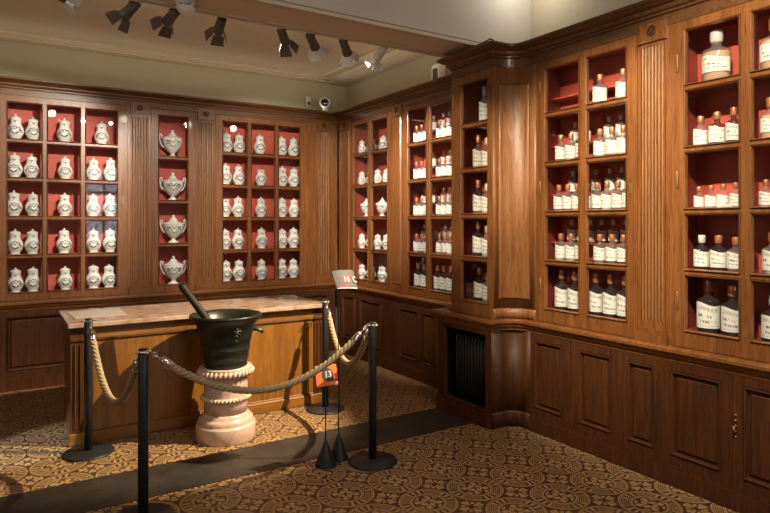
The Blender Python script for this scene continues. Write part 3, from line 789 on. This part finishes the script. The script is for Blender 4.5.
def bottle(label, loc, rz, Rr, H, kind='clear', cont=None, cap='copper', group=None):
    Rr = round(Rr, 3); H = round(H, 3); k = (Rr, H, kind, cont, cap)
    if k not in BM: BM[k] = bottle_meshes(*k)
    g, c, l, f = BM[k]
    t = thing('stoppered_bottle', label, 'bottle', loc, rz, group)
    link('glass_body', g, t); s = link('stopper', c, t); s['label'] = 'copper stopper' if cap == 'copper' else 'frosted glass stopper'
    link('paper_label', l, t)
    if f: q = link('filling', f, t)
    return t
NTH = ['first', 'second', 'third', 'fourth', 'fifth', 'sixth', 'seventh', 'eighth']
def faceto(x, y, k):                                     # turn a label part of the way from the wall normal into the room
    return RZR + k
def shelfful(ys, X, z, i, cab, tier, group, Rr, H, turn, kinds=None, caps=None, conts=None):
    for j, y in enumerate(ys):
        R_ = Rr[j] if isinstance(Rr, (list, tuple)) else Rr
        H_ = H[j] if isinstance(H, (list, tuple)) else H
        kd = kinds[j] if kinds else 'clear'; cp = caps[j] if caps else 'copper'; cn = conts[j] if conts else random.choice((None, 'powder', 'powder', 'rust'))
        tname = {'f': 'front row, ', 'b': 'raised back row, ', '': ''}[tier]
        bottle(f"{NTH[j]} labelled bottle from left, {tname}{ORD[i]} shelf of {cab}", (X, y, z), RZR + turn + random.uniform(-.1, .1), R_, H_, kd, cn, cp, group)
C1, C2, C3, C4 = 'crowded bottle cabinet', 'pillar bottle cabinet', 'two-column bottle cabinet', 'nearest bottle cabinet'
FBf = [[5.179, 5.092, 5.01, 4.79, 4.705, 4.622], [5.179, 5.091, 5.006, 4.79, 4.705, 4.622], [5.180, 5.094, 5.008, 4.79, 4.704, 4.62], [5.18, 5.09, 5.005, 4.79, 4.70, 4.622], [5.15, 5.038, 4.82, 4.716, 4.61]]
FBb = [[5.136, 5.04, 4.878, 4.78, 4.69], [5.12, 5.035, 4.87, 4.772, 4.68], [5.20, 5.11, 5.015, 4.87, 4.77], [5.20, 5.10, 4.96, 4.84, 4.74], []]
for i in range(5):
    big = i == 4
    shelfful(FBf[i], XF + .085, ZSF[i] + .0005, i, C1, '' if big else 'f', 'bottles in the crowded bottle cabinet', .045 if big else .037, .25 if big else .19, .55, kinds=['dark'] * 5 if big else None, conts=['rust'] * 5 if big else None)
    if FBb[i]: shelfful(FBb[i], XF + .200, ZSF[i] + .1305, i, C1, 'b', 'bottles in the crowded bottle cabinet', .034, .155, .5, caps=['glass'] * 5 if i in (0, 3) else None)
PB = [[3.782], [3.86, 3.752], [3.86, 3.752], [3.862, 3.752], [3.848, 3.745]]
PH = [[.31], [.285, .25], [.285, .25], [.29, .25], [.27, .235]]
for i in range(5):
    shelfful(PB[i], XP + .135, ZSP[i] + .0005, i, C2, '', 'bottles in the pillar bottle cabinet', .046, PH[i], .45,
             kinds=['clear'] * 3 if i < 2 else ['dark', 'clear'], caps=['glass'] if i == 0 else ['copper', 'glass'], conts=['powder', 'powder'] if i < 3 else ['dark', 'powder'])
N1f = [[2.788, 2.60], [3.14, 3.045, 2.95, 2.79, 2.69, 2.60], [3.160, 3.075, 2.990, 2.900, 2.812, 2.73, 2.642, 2.56], [3.14, 3.045, 2.955, 2.79, 2.69, 2.598], [3.13, 3.008, 2.82, 2.70, 2.585]]
N1b = [[], [3.10, 3.0, 2.80, 2.70], [3.12, 3.02, 2.91, 2.79, 2.69], [3.13, 3.04, 2.95, 2.86, 2.76, 2.66], []]
H1 = [[.215, .215], .205, .20, .20, .30]
R1 = [.050, .043, .040, .043, .053]
K1 = [None, None, None, None, ['dark'] * 5]
CT = [['powder', 'powder'], [None, 'powder', None, 'powder', None, 'powder'], [None, None, 'amber', None, None, 'powder', None, 'rust'], ['powder', 'powder', None, 'rust', 'dark', None], ['dark'] * 5]
for i in range(5):
    shelfful(N1f[i], XN + .088, ZSN[i] + .0005, i, C3, 'f' if N1b[i] else '', 'bottles in the two-column bottle cabinet', R1[i], H1[i], .35, K1[i], None, CT[i])
    if N1b[i]: shelfful(N1b[i], XN + .200, ZSN[i] + .1355, i, C3, 'b', 'bottles in the two-column bottle cabinet', .036, .168, .3, caps=['glass'] * 6)
N2 = [[1.979, 1.655], [2.075, 1.976, 1.88, 1.68], [2.085, 2.010, 1.940, 1.868, 1.705, 1.63], [2.067, 1.966, 1.868, 1.67], [2.025, 1.885, 1.66]]
N2R = [[.078, .074], [.042, .045, .041, .050], [.031, .034, .033, .031, .034, .031], [.045, .046, .045, .050], [.064, .060, .064]]
N2H = [[.31, .29], [.19, .20, .212, .235], [.135, .138, .142, .148, .155, .14], [.208, .208, .20, .23], [.315, .295, .26]]
N2C = [['glass', 'copper'], ['copper'] * 4, ['copper'] * 6, ['glass', 'copper', 'copper', 'copper'], ['copper', 'copper', 'glass']]
N2F = [['peach', 'peach'], ['powder', None, None, 'peach'], [None, 'rust', 'powder', 'powder', 'powder', None], [None, 'dark', None, 'powder'], ['dark', 'dark', 'dark']]
N2K = [['clear'] * 2, ['clear', 'dark', 'dark', 'clear'], ['clear'] * 6, ['dark', 'dark', 'clear', 'clear'], ['dark'] * 3]
for i in range(5):
    shelfful(N2[i], XN + .105, ZSN[i] + .0005, i, C4, '', 'bottles in the nearest bottle cabinet', N2R[i], N2H[i], .30, N2K[i], N2C[i], N2F[i])
tag(link('name_card', MB().cbox(-.045, .045, -.003, .003, 0, .026, .001).mesh('name_card', M_INK), None, (XN + .05, 1.905, ZSN[2] + .0005), (-.25, 0, RZR)), 'blank white card before the middle shelf bottles of nearest cabinet', 'card')

# ------------------------------------------------------------------ marble-topped counter
t = thing('counter', 'golden oak counter with a rose marble top behind the ropes', 'counter', (.43, 4.85, 0))
CW, CD = 2.01, .70
part('body', MB().box(.02, CW - .02, .022, CD, 0, .845), W_GOLD, t)
part('front_panel', MB().box(.10, CW - .10, .012, .022, .10, .735).cbox(.10, CW - .10, .006, .014, .088, .10, .004), W_GOLD, t)
part('top_rail', MB().box(.095, CW - .095, .004, .022, .758, .845), W_GOLDX, t)
part('rail_moulding', MB().cbox(.095, CW - .095, .000, .022, .735, .758, .008), W_DADO, t, 'dark moulding under the rail')
for x0 in (.0, CW - .095):
    p = MB().box(x0, x0 + .095, 0, .022, .09, .845).cbox(x0 + .022, x0 + .034, -.010, 0, .12, .72, .004).cbox(x0 + .058, x0 + .070, -.010, 0, .12, .72, .004).cbox(x0 - .004, x0 + .099, -.012, 0, .742, .77, .005)
    part('corner_pilaster', p, wood('pilaster_oak_shaded', (.05, .018, .005), (.085, .032, .009), (.12, .046, .013)) if 'pilaster_oak_shaded' not in MATS else MATS['pilaster_oak_shaded'], t)  # darker oak puts shade into the colour of the end pilasters
part('base_board', MB().cbox(-.006, CW + .006, -.012, .022, 0, .088, .006), W_GOLDX, t)
s = MB()
pr = [(-.03, .847), (-.034, .851), (-.034, .872), (-.026, .880)]
s.cbox(-.02, CW + .02, -.05, .73, .846, .880, .005)
part('marble_top', s, M_MARBLE, t, 'veined rose marble slab')
tag(link('leaflet', MB().sweep([(-.19, 0), (-.12, .004), (-.03, 0), (.02, .0), (.10, .004), (.19, 0)], [(-.20, .0), (.20, .0), (.20, .003), (-.20, .003)]).mesh('leaflet', M_PAPER), None, (.655, 5.26, .8805), (0, 0, .02)), 'pale open leaflet lying on the left end of the marble top', 'leaflet')

# ------------------------------------------------------------------ mortar on pedestal
MX, MY = 1.43, 4.463
t = thing('pedestal', 'polished pink stone column pedestal under the mortar', 'pedestal', (MX, MY, 0))
part('shaft', MB().lathe([(.158, .195), (.158, .285), (.158, .44), (.160, .47)], 40), M_PINKSTONE, t)
part('base', MB().lathe([(.214, 0), (.217, .004), (.217, .105), (.214, .113), (.200, .120), (.200, .128), (.198, .150), (.190, .160), (.176, .166), (.176, .176), (.164, .190), (.158, .197)], 48), M_PINKSTONE, t)
def wreath(z, Rr, r, nn):
    w = MB().lathe([(Rr - r, z - r), (Rr - r * .3, z - r), (Rr, z - r * .6), (Rr, z + r * .6), (Rr - r * .3, z + r), (Rr - r, z + r)], 48)
    for k in range(nn):
        a = 2 * PI * k / nn
        c_, s_ = math.cos(a), math.sin(a)
        w.tube([((Rr - .004) * math.cos(a - .05), (Rr - .004) * math.sin(a - .05), z - r * .9), ((Rr + .010) * c_, (Rr + .010) * s_, z), ((Rr - .004) * math.cos(a + .05), (Rr - .004) * math.sin(a + .05), z + r * .9)], [.008, .013, .008], 6)
    return w
part('carved_wreath', wreath(.495, .190, .026, 36), M_PINKSTONE, t, 'leaf-carved upper ring')
part('carved_wreath', wreath(.305, .166, .014, 40), M_PINKSTONE, t, 'leaf-carved lower ring')
part('top_slab', MB().lathe([(.160, .465), (.180, .515), (.190, .522), (.190, .530), (0, .530)], 40), M_PINKSTONE, t)
t = thing('mortar', 'large green-black bronze mortar on the pink stone pedestal', 'mortar', (MX, MY, .531))
part('bowl', MB().lathe([(.150, 0), (.156, .004), (.158, .016), (.155, .026), (.160, .060), (.166, .064), (.166, .070), (.163, .076), (.172, .126), (.178, .130), (.178, .138), (.175, .144), (.186, .205), (.190, .208), (.190, .214), (.198, .260), (.214, .312), (.232, .338), (.252, .356), (.262, .366), (.264, .378), (.258, .386), (.246, .386), (.226, .372), (.196, .320), (.176, .22), (.150, .08), (.08, .04), (0, .035)], 56), M_BRONZE, t)
for sg, an in ((1, R(-18)), (-1, R(-18) )):
    d = Vector((math.cos(an), math.sin(an), 0)) * sg
    h = [d * .18 + Vector((0, 0, .262)), d * .225 + Vector((0, 0, .262)), d * .255 + Vector((0, 0, .250)), d * .272 + Vector((0, 0, .232))]
    part('handle', MB().tube(h, [.016, .014, .014, .012], 10), M_BRONZE, t)
e = MB(); ea = R(-86); 
def ep(u, z):
    a = ea + u / .19; r = .172 + .0 * z + (z - .126) * .19 + .008
    return (r * math.cos(a), r * math.sin(a), z)
e.tube([ep(.026 * math.cos(a), .236 + .03 * math.sin(a)) for a in [2 * PI * k / 18 for k in range(18)]], .005, 6, True)
e.tube([ep(.013 * math.cos(a), .232 + .016 * math.sin(a)) for a in [2 * PI * k / 12 for k in range(12)]], .006, 6, True)
e.tube([ep(-.03, .275), ep(-.018, .284), ep(0, .276), ep(.018, .284), ep(.03, .275)], .006, 6)
e.tube([ep(-.02, .292), ep(0, .300), ep(.02, .292)], .006, 6)
part('crest', e, M_BRONZE, t, 'raised cast crest')
tag(link('pestle', MB().tube([(1.435, 4.335, .66), (1.39, 4.36, .72), (1.26, 4.43, .92), (1.125, 4.505, 1.128), (1.113, 4.512, 1.147)], [.040, .030, .027, .027, .020], 14).mesh('pestle', M_PESTLE)), 'long dark pestle leaning out of the bronze mortar', 'pestle')

# ------------------------------------------------------------------ rope barrier
def stanchion(label, x, y, H=.905, rb=.165):
    t = thing('rope_stanchion', label, 'stanchion', (x, y, 0), 0, 'rope stanchions around the mortar')
    part('base', MB().lathe([(rb, 0), (rb, .008), (rb - .006, .013), (.05, .018), (.036, .024), (0, .024)], 44), M_BLACK, t)
    part('post', MB().lathe([(.0275, .02), (.0275, H - .004), (.025, H), (0, H)], 24), M_BLACK, t)
    c = MB().lathe([(.020, H), (.024, H + .003), (.024, H + .012), (.016, H + .016), (.016, H + .020)], 20)
    for k in range(4):
        a = k * PI / 2 + .35; d = Vector((math.cos(a), math.sin(a), 0)); n_ = Vector((-d.y, d.x, 0))
        ce = Vector((0, 0, H + .009)) + d * .036
        c.tube([ce + d * .013 * math.cos(b) + n_ * .013 * math.sin(b) for b in [2 * PI * q / 12 for q in range(12)]], .0034, 6, True)
    part('hook_ring', c, M_CHROME, t, 'chrome ring with four rope eyes')
    part('cap', MB().lathe([(.022, H + .0205), (.024, H + .023), (.024, H + .026), (0, H + .028)], 18), M_BLACK, t)
SL, SNL, SNR, SFR = (.525, 4.66), (.658, 3.468), (2.108, 3.473), (2.357, 4.662)
stanchion('black rope stanchion at the left end of the counter', *SL)
stanchion('nearest black rope stanchion, left of the mortar', *SNL, H=.89)
stanchion('black rope stanchion beside the two cone-weighted signs', *SNR)
stanchion('black rope stanchion at the right end of the counter', *SFR, H=.91)
def rope(label, A, B, za, zb, sag, group='twisted barrier ropes'):
    t = thing('barrier_rope', label, 'rope', (A[0], A[1], 0), 0, group)
    A3 = Vector((0, 0, za)); B3 = Vector((B[0] - A[0], B[1] - A[1], zb)); h = Vector((B3.x, B3.y, 0)).normalized()
    A3 += h * .05; B3 -= h * .05
    f = lambda u: A3.lerp(B3, u) - Vector((0, 0, 4 * sag * u * (1 - u)))
    N = 260; P = [f(i / N) for i in range(N + 1)]
    ln = [0]
    for i in range(N): ln.append(ln[-1] + (P[i + 1] - P[i]).length)
    T = ln[-1]
    def at(s_):
        s_ = max(0, min(T, s_))
        for i in range(N):
            if ln[i + 1] >= s_: return P[i].lerp(P[i + 1], (s_ - ln[i]) / (ln[i + 1] - ln[i]))
        return P[-1]
    s0, s1 = .125, T - .125; n = int((s1 - s0) / .009)
    cord = MB()
    for st in range(3):
        pts = []
        for i in range(n + 1):
            s_ = s0 + (s1 - s0) * i / n; p = at(s_); tg = (at(s_ + .004) - at(s_ - .004)).normalized()
            nx = tg.cross(Vector((0, 0, 1))).normalized(); ny = nx.cross(tg); a = 2 * PI * (s_ / .105 + st / 3)
            pts.append(p + (nx * math.cos(a) + ny * math.sin(a)) * .0108)
        cord.tube(pts, .0118, 7)
    part('cord', cord, M_ROPE, t)
    for e0, e1, e2 in ((0, .055, .135), (T, T - .055, T - .135)):
        p0, p1, p2 = at(e0), at(e1), at(e2)
        m = MB().tube([p1, p1.lerp(p2, .1), p1.lerp(p2, .95), p2], [.014, .024, .024, .021], 14)
        m.tube([p0, p0.lerp(p1, .5), p1], [.004, .005, .006], 8)
        d = (p1 - p0).normalized(); nn = d.cross(Vector((0, 0, 1))).normalized(); up = nn.cross(d)
        c0 = p0.lerp(p1, .2)
        m.tube([c0 + d * .018 * math.cos(b) + up * .011 * math.sin(b) for b in [2 * PI * q / 12 for q in range(12)]], .0035, 6, True)
        part('ferrule', m, M_CHROME, t, 'chrome end fitting with hook')
rope('hemp rope hanging between the two left stanchions', SL, SNL, .905, .885, .395)
rope('long hemp rope sagging in front of the mortar', SNL, SNR, .885, .905, .302)
rope('hemp rope hanging between the two right stanchions', SNR, SFR, .905, .91, .375)

# ------------------------------------------------------------------ cone-weighted signs
def text_mesh(s_, size):
    c = bpy.data.curves.new('lettering', 'FONT'); c.body = s_; c.size = size; c.align_x = 'CENTER'; c.align_y = 'CENTER'; c.resolution_u = 3; c.offset = size * .025
    ob = bpy.data.objects.new('lettering', c); COL.objects.link(ob)
    dg = bpy.context.evaluated_depsgraph_get(); me = bpy.data.meshes.new_from_object(ob.evaluated_get(dg))
    v = [tuple(p.co) for p in me.vertices]; f = [tuple(p.vertices) for p in me.polygons]
    bpy.data.objects.remove(ob); bpy.data.meshes.remove(me); return v, f
class Sheet:
    def __init__(s, bl, br, tl, tr, bulge=.008):
        s.c = [Vector(p) for p in (bl, br, tl, tr)]; s.b = bulge
        s.n = (s.c[1] - s.c[0]).cross(s.c[2] - s.c[0]).normalized()
    def p(s, u, v, off=0):
        a = s.c[0].lerp(s.c[1], u); b = s.c[2].lerp(s.c[3], u)
        return a.lerp(b, v) + s.n * (s.b * 4 * u * (1 - u) + off)
    def poly(s, pts, off):                                   # thin patch: fan on the sheet
        mb = MB(); q = [s.p(u, v, off) for u, v in pts]; cu = sum(p[0] for p in pts) / len(pts); cv = sum(p[1] for p in pts) / len(pts)
        mb.add(q + [s.p(cu, cv, off)], [(i, (i + 1) % len(q), len(q)) for i in range(len(q))]); return mb
    def rect(s, u0, u1, v0, v1, off, th=0):
        n = 12; mb = MB(); vs = []; fs = []
        for i in range(n + 1):
            u = u0 + (u1 - u0) * i / n; vs += [s.p(u, v0, off), s.p(u, v1, off)]
        for i in range(n): fs.append((2 * i, 2 * i + 2, 2 * i + 3, 2 * i + 1))
        if th:
            k = len(vs)
            for i in range(n + 1):
                u = u0 + (u1 - u0) * i / n; vs += [s.p(u, v0, off - th), s.p(u, v1, off - th)]
            for i in range(n): fs.append((k + 2 * i, k + 2 * i + 1, k + 2 * i + 3, k + 2 * i + 2)); fs.append((2 * i, k + 2 * i, k + 2 * i + 2, 2 * i + 2)); fs.append((2 * i + 1, 2 * i + 3, k + 2 * i + 3, k + 2 * i + 1))
            fs += [(0, 1, k + 1, k), (2 * n, k + 2 * n, k + 2 * n + 1, 2 * n + 1)]
        mb.add(vs, fs); return mb
    def text(s, t_, cu, cv, size, off):
        v, f = text_mesh(t_, size); w = (s.c[1] - s.c[0]).length; h = (s.c[2] - s.c[0]).length
        return MB().add([s.p(cu + x / w, cv + y / h, off) for x, y, z in v], f)
def circ(cu, cv, ru, rv, n=28): return [(cu + ru * math.cos(2 * PI * k / n), cv + rv * math.sin(2 * PI * k / n)) for k in range(n)]
def cone_stand(name, label, cx, cy, top, r=.072, hc=.165):
    t = thing(name, label, 'sign', (cx, cy, 0))
    part('cone_weight', MB().lathe([(r, 0), (r, .006), (.008, hc), (.005, hc + .01), (0, hc + .01)], 32), M_BLACK, t)
    part('rod', MB().tube([(0, 0, hc), (0, 0, top - .02), (.0, .012, top + .02)], .0045, 8), M_BLACK, t)
    return t
t = cone_stand('number_sign', 'small orange sign numbered 13 on a black cone stand', 1.815, 3.585, .54)
o3 = Vector((1.815, 3.585, 0))
S = Sheet(*[Vector(p) - o3 for p in ((1.733, 3.545, .533), (1.898, 3.555, .526), (1.745, 3.605, .655), (1.906, 3.615, .650))])
sh = part('panel', S.rect(0, 1, 0, 1, 0, .003), M_ORANGE, t)
part('dark_field', S.poly([(.02, 0.02), (1, .02), (1, .62), (.66, .42), (.34, .30)], .0012), M_MAROON, sh)
part('disc', S.poly(circ(.52, .52, .27, .32), .0022), M_CHAR, sh, 'charcoal disc')
part('numeral', S.text('13', .53, .52, .058, .0034), M_INK, sh, 'white number 13')
part('strip', S.poly([(.50, .03), (.99, .06), (.99, .20), (.62, .14)], .0026), M_SALMON, sh)
t = cone_stand('number_sign', 'tall grey sign with red disc numbered 16 on a black cone stand', 1.945, 3.647, 1.165, .068, .165)
o3 = Vector((1.945, 3.647, 0))
S = Sheet(*[Vector(p) - o3 for p in ((1.908, 3.60, 1.153), (2.077, 3.615, 1.142), (1.890, 3.645, 1.270), (2.061, 3.66, 1.268))], .014)
sh = part('panel', S.rect(0, 1, 0, 1, 0, .003), M_GREY, t)
part('disc', S.poly(circ(.52, .50, .25, .25), .0012), M_PINK, sh, 'rose red disc')
part('numeral', S.text('16', .52, .50, .052, .0026), M_INK, sh, 'white number 16')
cr_ = [(.93 + .09 * math.cos(a), .47 + .14 * math.sin(a)) for a in [R(40) + R(280) * k / 16 for k in range(17)]]
part('ring_mark', MB().tube([S.p(min(u, .995), v, .003) for u, v in cr_], .0045, 5), M_INK, sh, 'white open ring mark')
part('caption', S.rect(.05, .50, .06, .15, .0014), M_PINK, sh)
part('foot_line', S.rect(.03, .97, .0, .04, .0014), M_INK, sh)

# ------------------------------------------------------------------ ceiling and wall fittings
def aim_matrix(loc, target):
    d = (Vector(target) - Vector(loc)).normalized()
    return d.to_track_quat('-Z', 'Y')
track = tag(link('lighting_track', MB().box(-.6, 3.2, 4.178, 4.206, 3.05, 3.075).mesh('lighting_track', M_SPOTB)), 'thin lighting track along the back of the ceiling beam', 'track')
SPOTS = [
    (.28, 4.27, 3.03, (3.55, 5.0, 1.98), True), (.74, 4.27, 3.01, (-.5, 5.6, 1.6), False), (1.0, 4.27, 3.01, (.1, 6.9, 1.75), False), (1.33, 4.27, 3.01, (1.45, 6.9, 1.7), False),
    (1.80, 4.27, 3.01, (3.1, 5.6, 1.7), False), (2.04, 4.27, 3.01, (3.35, 5.3, 1.8), True), (2.33, 4.27, 3.01, (3.5, 5.2, 1.8), True), (2.68, 4.27, 3.02, (2.4, 5.6, 1.8), True)]
names = ['leftmost ceiling spotlight, cut by the top edge', 'dark ceiling spotlight aimed left, second from left', 'dark ceiling spotlight left of the smoke detector', 'dark ceiling spotlight right of the smoke detector',
         'dark ceiling spotlight beside the first white-flapped one', 'white-flapped ceiling spotlight, leftmost of three at right', 'white-flapped ceiling spotlight, middle of three at right', 'white ceiling spotlight nearest the pillar end of the beam']
LENS = []
for i, (x, y, z, tg, wh) in enumerate(SPOTS):
    t = thing('ceiling_spotlight', names[i], 'spotlight', (x, y, 3.05), 0, 'track spotlights')
    part('bracket', MB().box(-.02, .02, -.072, .02, -.012, .0).tube([(0, 0, -.012), (0, 0, z - 3.05)], .008, 8), M_SPOTB, t)
    q = aim_matrix((x, y, z), tg); M = q.to_matrix().to_4x4(); M.translation = Vector((0, 0, z - 3.05))
    def tr(mb):
        mb.v = [tuple(M @ Vector(p)) for p in mb.v]; return mb
    part('head', tr(MB().lathe([(.024, .055), (.032, .05), (.034, -.02), (.040, -.07), (.040, -.085), (.036, -.085), (.032, -.05)], 20)), M_SPOTB if i != 7 else M_SPOTW, t)
    hd = part('lens', tr(MB().lathe([(.031, -.052), (.0, -.053)], 16)), M_LAMP, t, 'glowing lens')
    for k in range(4):
        a = k * PI / 2; c_, s_ = math.cos(a), math.sin(a)
        def P(u, w_, zz): return (c_ * u - s_ * w_, s_ * u + c_ * w_, zz)
        fl = MB().add([P(.040, -.038, -.084), P(.040, .038, -.084), P(.075, .048, -.150), P(.075, -.048, -.150), P(.042, -.038, -.084), P(.042, .038, -.084), P(.077, .048, -.150), P(.077, -.048, -.150)],
                      [(0, 1, 2, 3), (7, 6, 5, 4), (0, 4, 5, 1), (1, 5, 6, 2), (2, 6, 7, 3), (3, 7, 4, 0)])
        part('barn_door', tr(fl), M_SPOTW if wh else M_SPOTB, t)
    LENS.append((Vector((x, y, z)) + q @ Vector((0, 0, -.058)), tg))
t = thing('smoke_detector', 'round white smoke detector on the ceiling beam', 'detector', (1.02, 4.0, 3.034))
part('base', MB().lathe([(.055, 0), (.055, -.012), (.0, -.012)], 28), M_WHITE, t)
part('dome', MB().lathe([(.062, -.012), (.066, -.022), (.064, -.05), (.050, -.078), (.025, -.092), (0, -.095)], 28), M_WHITE, t)
v_ = MB()
for k in range(8):
    a = k * PI / 4
    v_.tube([(.0655 * math.cos(a + b), .0655 * math.sin(a + b), -.045) for b in (-.2, -.1, 0, .1, .2)], .003, 5)
part('vent', v_, M_CHAR, t, 'dark slots')
t = thing('security_camera', 'round white security camera with black face above the back corner', 'camera', (3.43, 6.80, 2.995))
part('foot', MB().lathe([(.04, -.028), (.04, 0), (.035, .02), (.02, .03)], 18), M_WHITE, t)
c = MB().lathe([(0, -.062), (.035, -.055), (.060, -.030), (.068, 0), (.066, .030), (.056, .046), (.050, .048)], 26)
q = Vector((-.45, -1, -.06)).to_track_quat('Z', 'Y').to_matrix().to_4x4(); q.translation = Vector((0, 0, .088))
c.v = [tuple(q @ Vector(p)) for p in c.v]; part('housing', c, M_WHITE, t)
c = MB().lathe([(.050, .047), (.046, .052), (.02, .054), (0, .0545)], 22); c.v = [tuple(q @ Vector(p)) for p in c.v]; part('face', c, M_LENS, t, 'black lens face')
t = thing('motion_sensor', 'small white motion sensor on the wall left of the security camera', 'sensor', (3.31, 7.055, 3.06))
part('body', MB().prism([(-.036, 0), (.036, 0), (.036, -.030), (.02, -.052), (-.02, -.052), (-.036, -.030)], 0, .125), M_WHITE, t)
part('window', MB().box(-.018, .018, -.0535, -.052, .02, .06), M_GREY, t)
t = thing('wall_box', 'rounded white box on the cornice behind the pillar cabinet', 'box', (3.70, 4.83, 2.967))
b = [(-.06, 0), (.06, 0)]
pr = []
for k in range(20):
    a = 2 * PI * k / 20; pr.append((.062 * math.copysign(abs(math.cos(a)) ** .5, math.cos(a)), .10 + .10 * math.copysign(abs(math.sin(a)) ** .5, math.sin(a))))
m_ = MB(); n_ = len(pr); m_.add([(-.04, x_, z_) for x_, z_ in pr] + [(.04, x_, z_) for x_, z_ in pr], [(i, (i + 1) % n_, n_ + (i + 1) % n_, n_ + i) for i in range(n_)] + [tuple(range(n_))[::-1], tuple(range(n_, 2 * n_))])
part('cover', m_, M_WHITE, t)
part('face', MB().box(-.043, -.04, -.04, .04, .04, .16), M_GREY, t)
tag(link('cable', MB().tube([(3.30, 3.95, 2.985), (3.18, 3.75, 2.988), (3.18, 3.60, 2.992), (3.20, 3.52, 3.012), (3.215, 3.505, 3.004), (3.22, 3.52, 2.985)], .006, 8).mesh('cable', M_BLACK)), 'thin black cable end curling over the pillar cornice', 'cable')

# ------------------------------------------------------------------ lamps
def spot(name, loc, tg, power, deg, blend=.35, col=(1, .74, .45), size=.02, parent=None):
    l = bpy.data.lights.new(name, 'SPOT'); l.energy = power; l.spot_size = R(deg); l.spot_blend = blend; l.color = col; l.shadow_soft_size = size
    o = bpy.data.objects.new(name, l); COL.objects.link(o); o.location = loc; o.rotation_mode = 'QUATERNION'; o.rotation_quaternion = aim_matrix(loc, tg); return o
WARM = (1, .91, .77)
PW = [0, 0, 225, 130, 220, 175, 165, 0]
DG = [38, 40, 56, 46, 60, 50, 62, 56]
AIM = {4: (2.7, 6.9, 1.7), 5: (3.6, 5.95, 1.9), 6: (3.6, 4.95, 1.85)}
for i, ((loc, tg), p, d) in enumerate(zip(LENS, PW, DG)):
    if p: spot('track_lamp', loc, AIM.get(i, tg), p, d, .5, WARM)
spot('pillar_fill', (-.2, 2.5, 2.98), (3.35, 4.0, 1.95), 330, 22, .6, (1, .86, .64))  # unseen fill added to light the pillar and far bottles
# lamp on the front ceiling that throws the long shadows on the counter
spot('mortar_lamp', (3.17, 2.92, 3.05), (1.40, 4.68, .42), 900, 40, .5, (1, .80, .52), .025)
l = bpy.data.lights.new('ceiling_bulb', 'POINT'); l.energy = 4; l.color = (1, .92, .80); l.shadow_soft_size = .06
o = bpy.data.objects.new('ceiling_bulb', l); COL.objects.link(o); o.location = (3.58, 3.46, 3.60)
# lamps behind the viewer aimed at the near bottle cabinets
spot('near_lamp', (1.45, .95, 3.45), (3.52, 1.90, 1.85), 320, 54, .6, (1, .88, .68), .03)
spot('near_lamp', (1.35, 2.25, 3.45), (3.52, 2.85, 1.75), 290, 46, .6, (1, .86, .63), .03)
def area(name, loc, tg, power, sx, sy, col):
    l = bpy.data.lights.new(name, 'AREA'); l.shape = 'RECTANGLE'; l.size = sx; l.size_y = sy; l.energy = power; l.color = col
    o = bpy.data.objects.new(name, l); COL.objects.link(o); o.location = loc; o.rotation_mode = 'QUATERNION'; o.rotation_quaternion = aim_matrix(loc, tg)
area('front_fill', (1.9, .5, 3.72), (1.9, .5, 0), 40, 1.4, .5, (1, .86, .66))  # soft overhead fill added to lift the front room
area('left_fill', (-1.66, 2.5, 2.3), (3, 2.9, 2.2), 6, 1.7, 1.5, (1, .93, .84))  # soft fill added at the left opening, brightens ceiling and cabinets
area('cornice_fill', (1.2, 6.76, 2.985), (1.2, 6.3, 4.0), 2.6, 4.4, .06, (1, .84, .60))  # hidden fill strip added to brighten the back wall and ceiling
area('cornice_fill', (3.56, 5.45, 2.985), (3.0, 5.45, 4.0), 1.3, 2.4, .06, (1, .84, .60))  # second added strip, above the far right cabinets
for ux in (-.2, .6, 1.5, 2.4, 3.1): spot('ceiling_fill', (ux, 4.30, 3.06), (ux, 5.2, 3.7), 9, 150, 1.0, (1, .82, .58), .05)  # upward fills added to brighten the rear ceiling, no fixtures there
# daylight streak from the left window
spot('window_daylight', (-1.9, 2.55, 2.75), (.24, 5.02, 0), 520, 9, .3, (.74, .86, 1.0), .05)

# ------------------------------------------------------------------ world, camera, view
w = bpy.data.worlds.new('World'); SC.world = w; w.use_nodes = True
w.node_tree.nodes['Background'].inputs[0].default_value = (.5, .6, .75, 1); w.node_tree.nodes['Background'].inputs[1].default_value = .4
cd = bpy.data.cameras.new('Camera'); cd.sensor_width = 36; cd.sensor_fit = 'HORIZONTAL'; cd.lens = 608 / 770 * 36; cd.shift_y = -34.5 / 770; cd.clip_start = .05
cam = bpy.data.objects.new('Camera', cd); COL.objects.link(cam); cam.location = (0, 0, 1.6); cam.rotation_euler = (PI / 2, 0, R(-32.43))
SC.camera = cam
SC.view_settings.view_transform = 'Standard'; SC.view_settings.look = 'None'; SC.view_settings.exposure = 0.6; SC.view_settings.gamma = 1; SC.view_settings.use_curve_mapping = False
try:
    SC.cycles.transparent_max_bounces = 32; SC.cycles.max_bounces = 8; SC.cycles.caustics_reflective = False; SC.cycles.caustics_refractive = False
    SC.cycles.sample_clamp_indirect = 4.0; SC.cycles.use_denoising = True
except Exception: pass
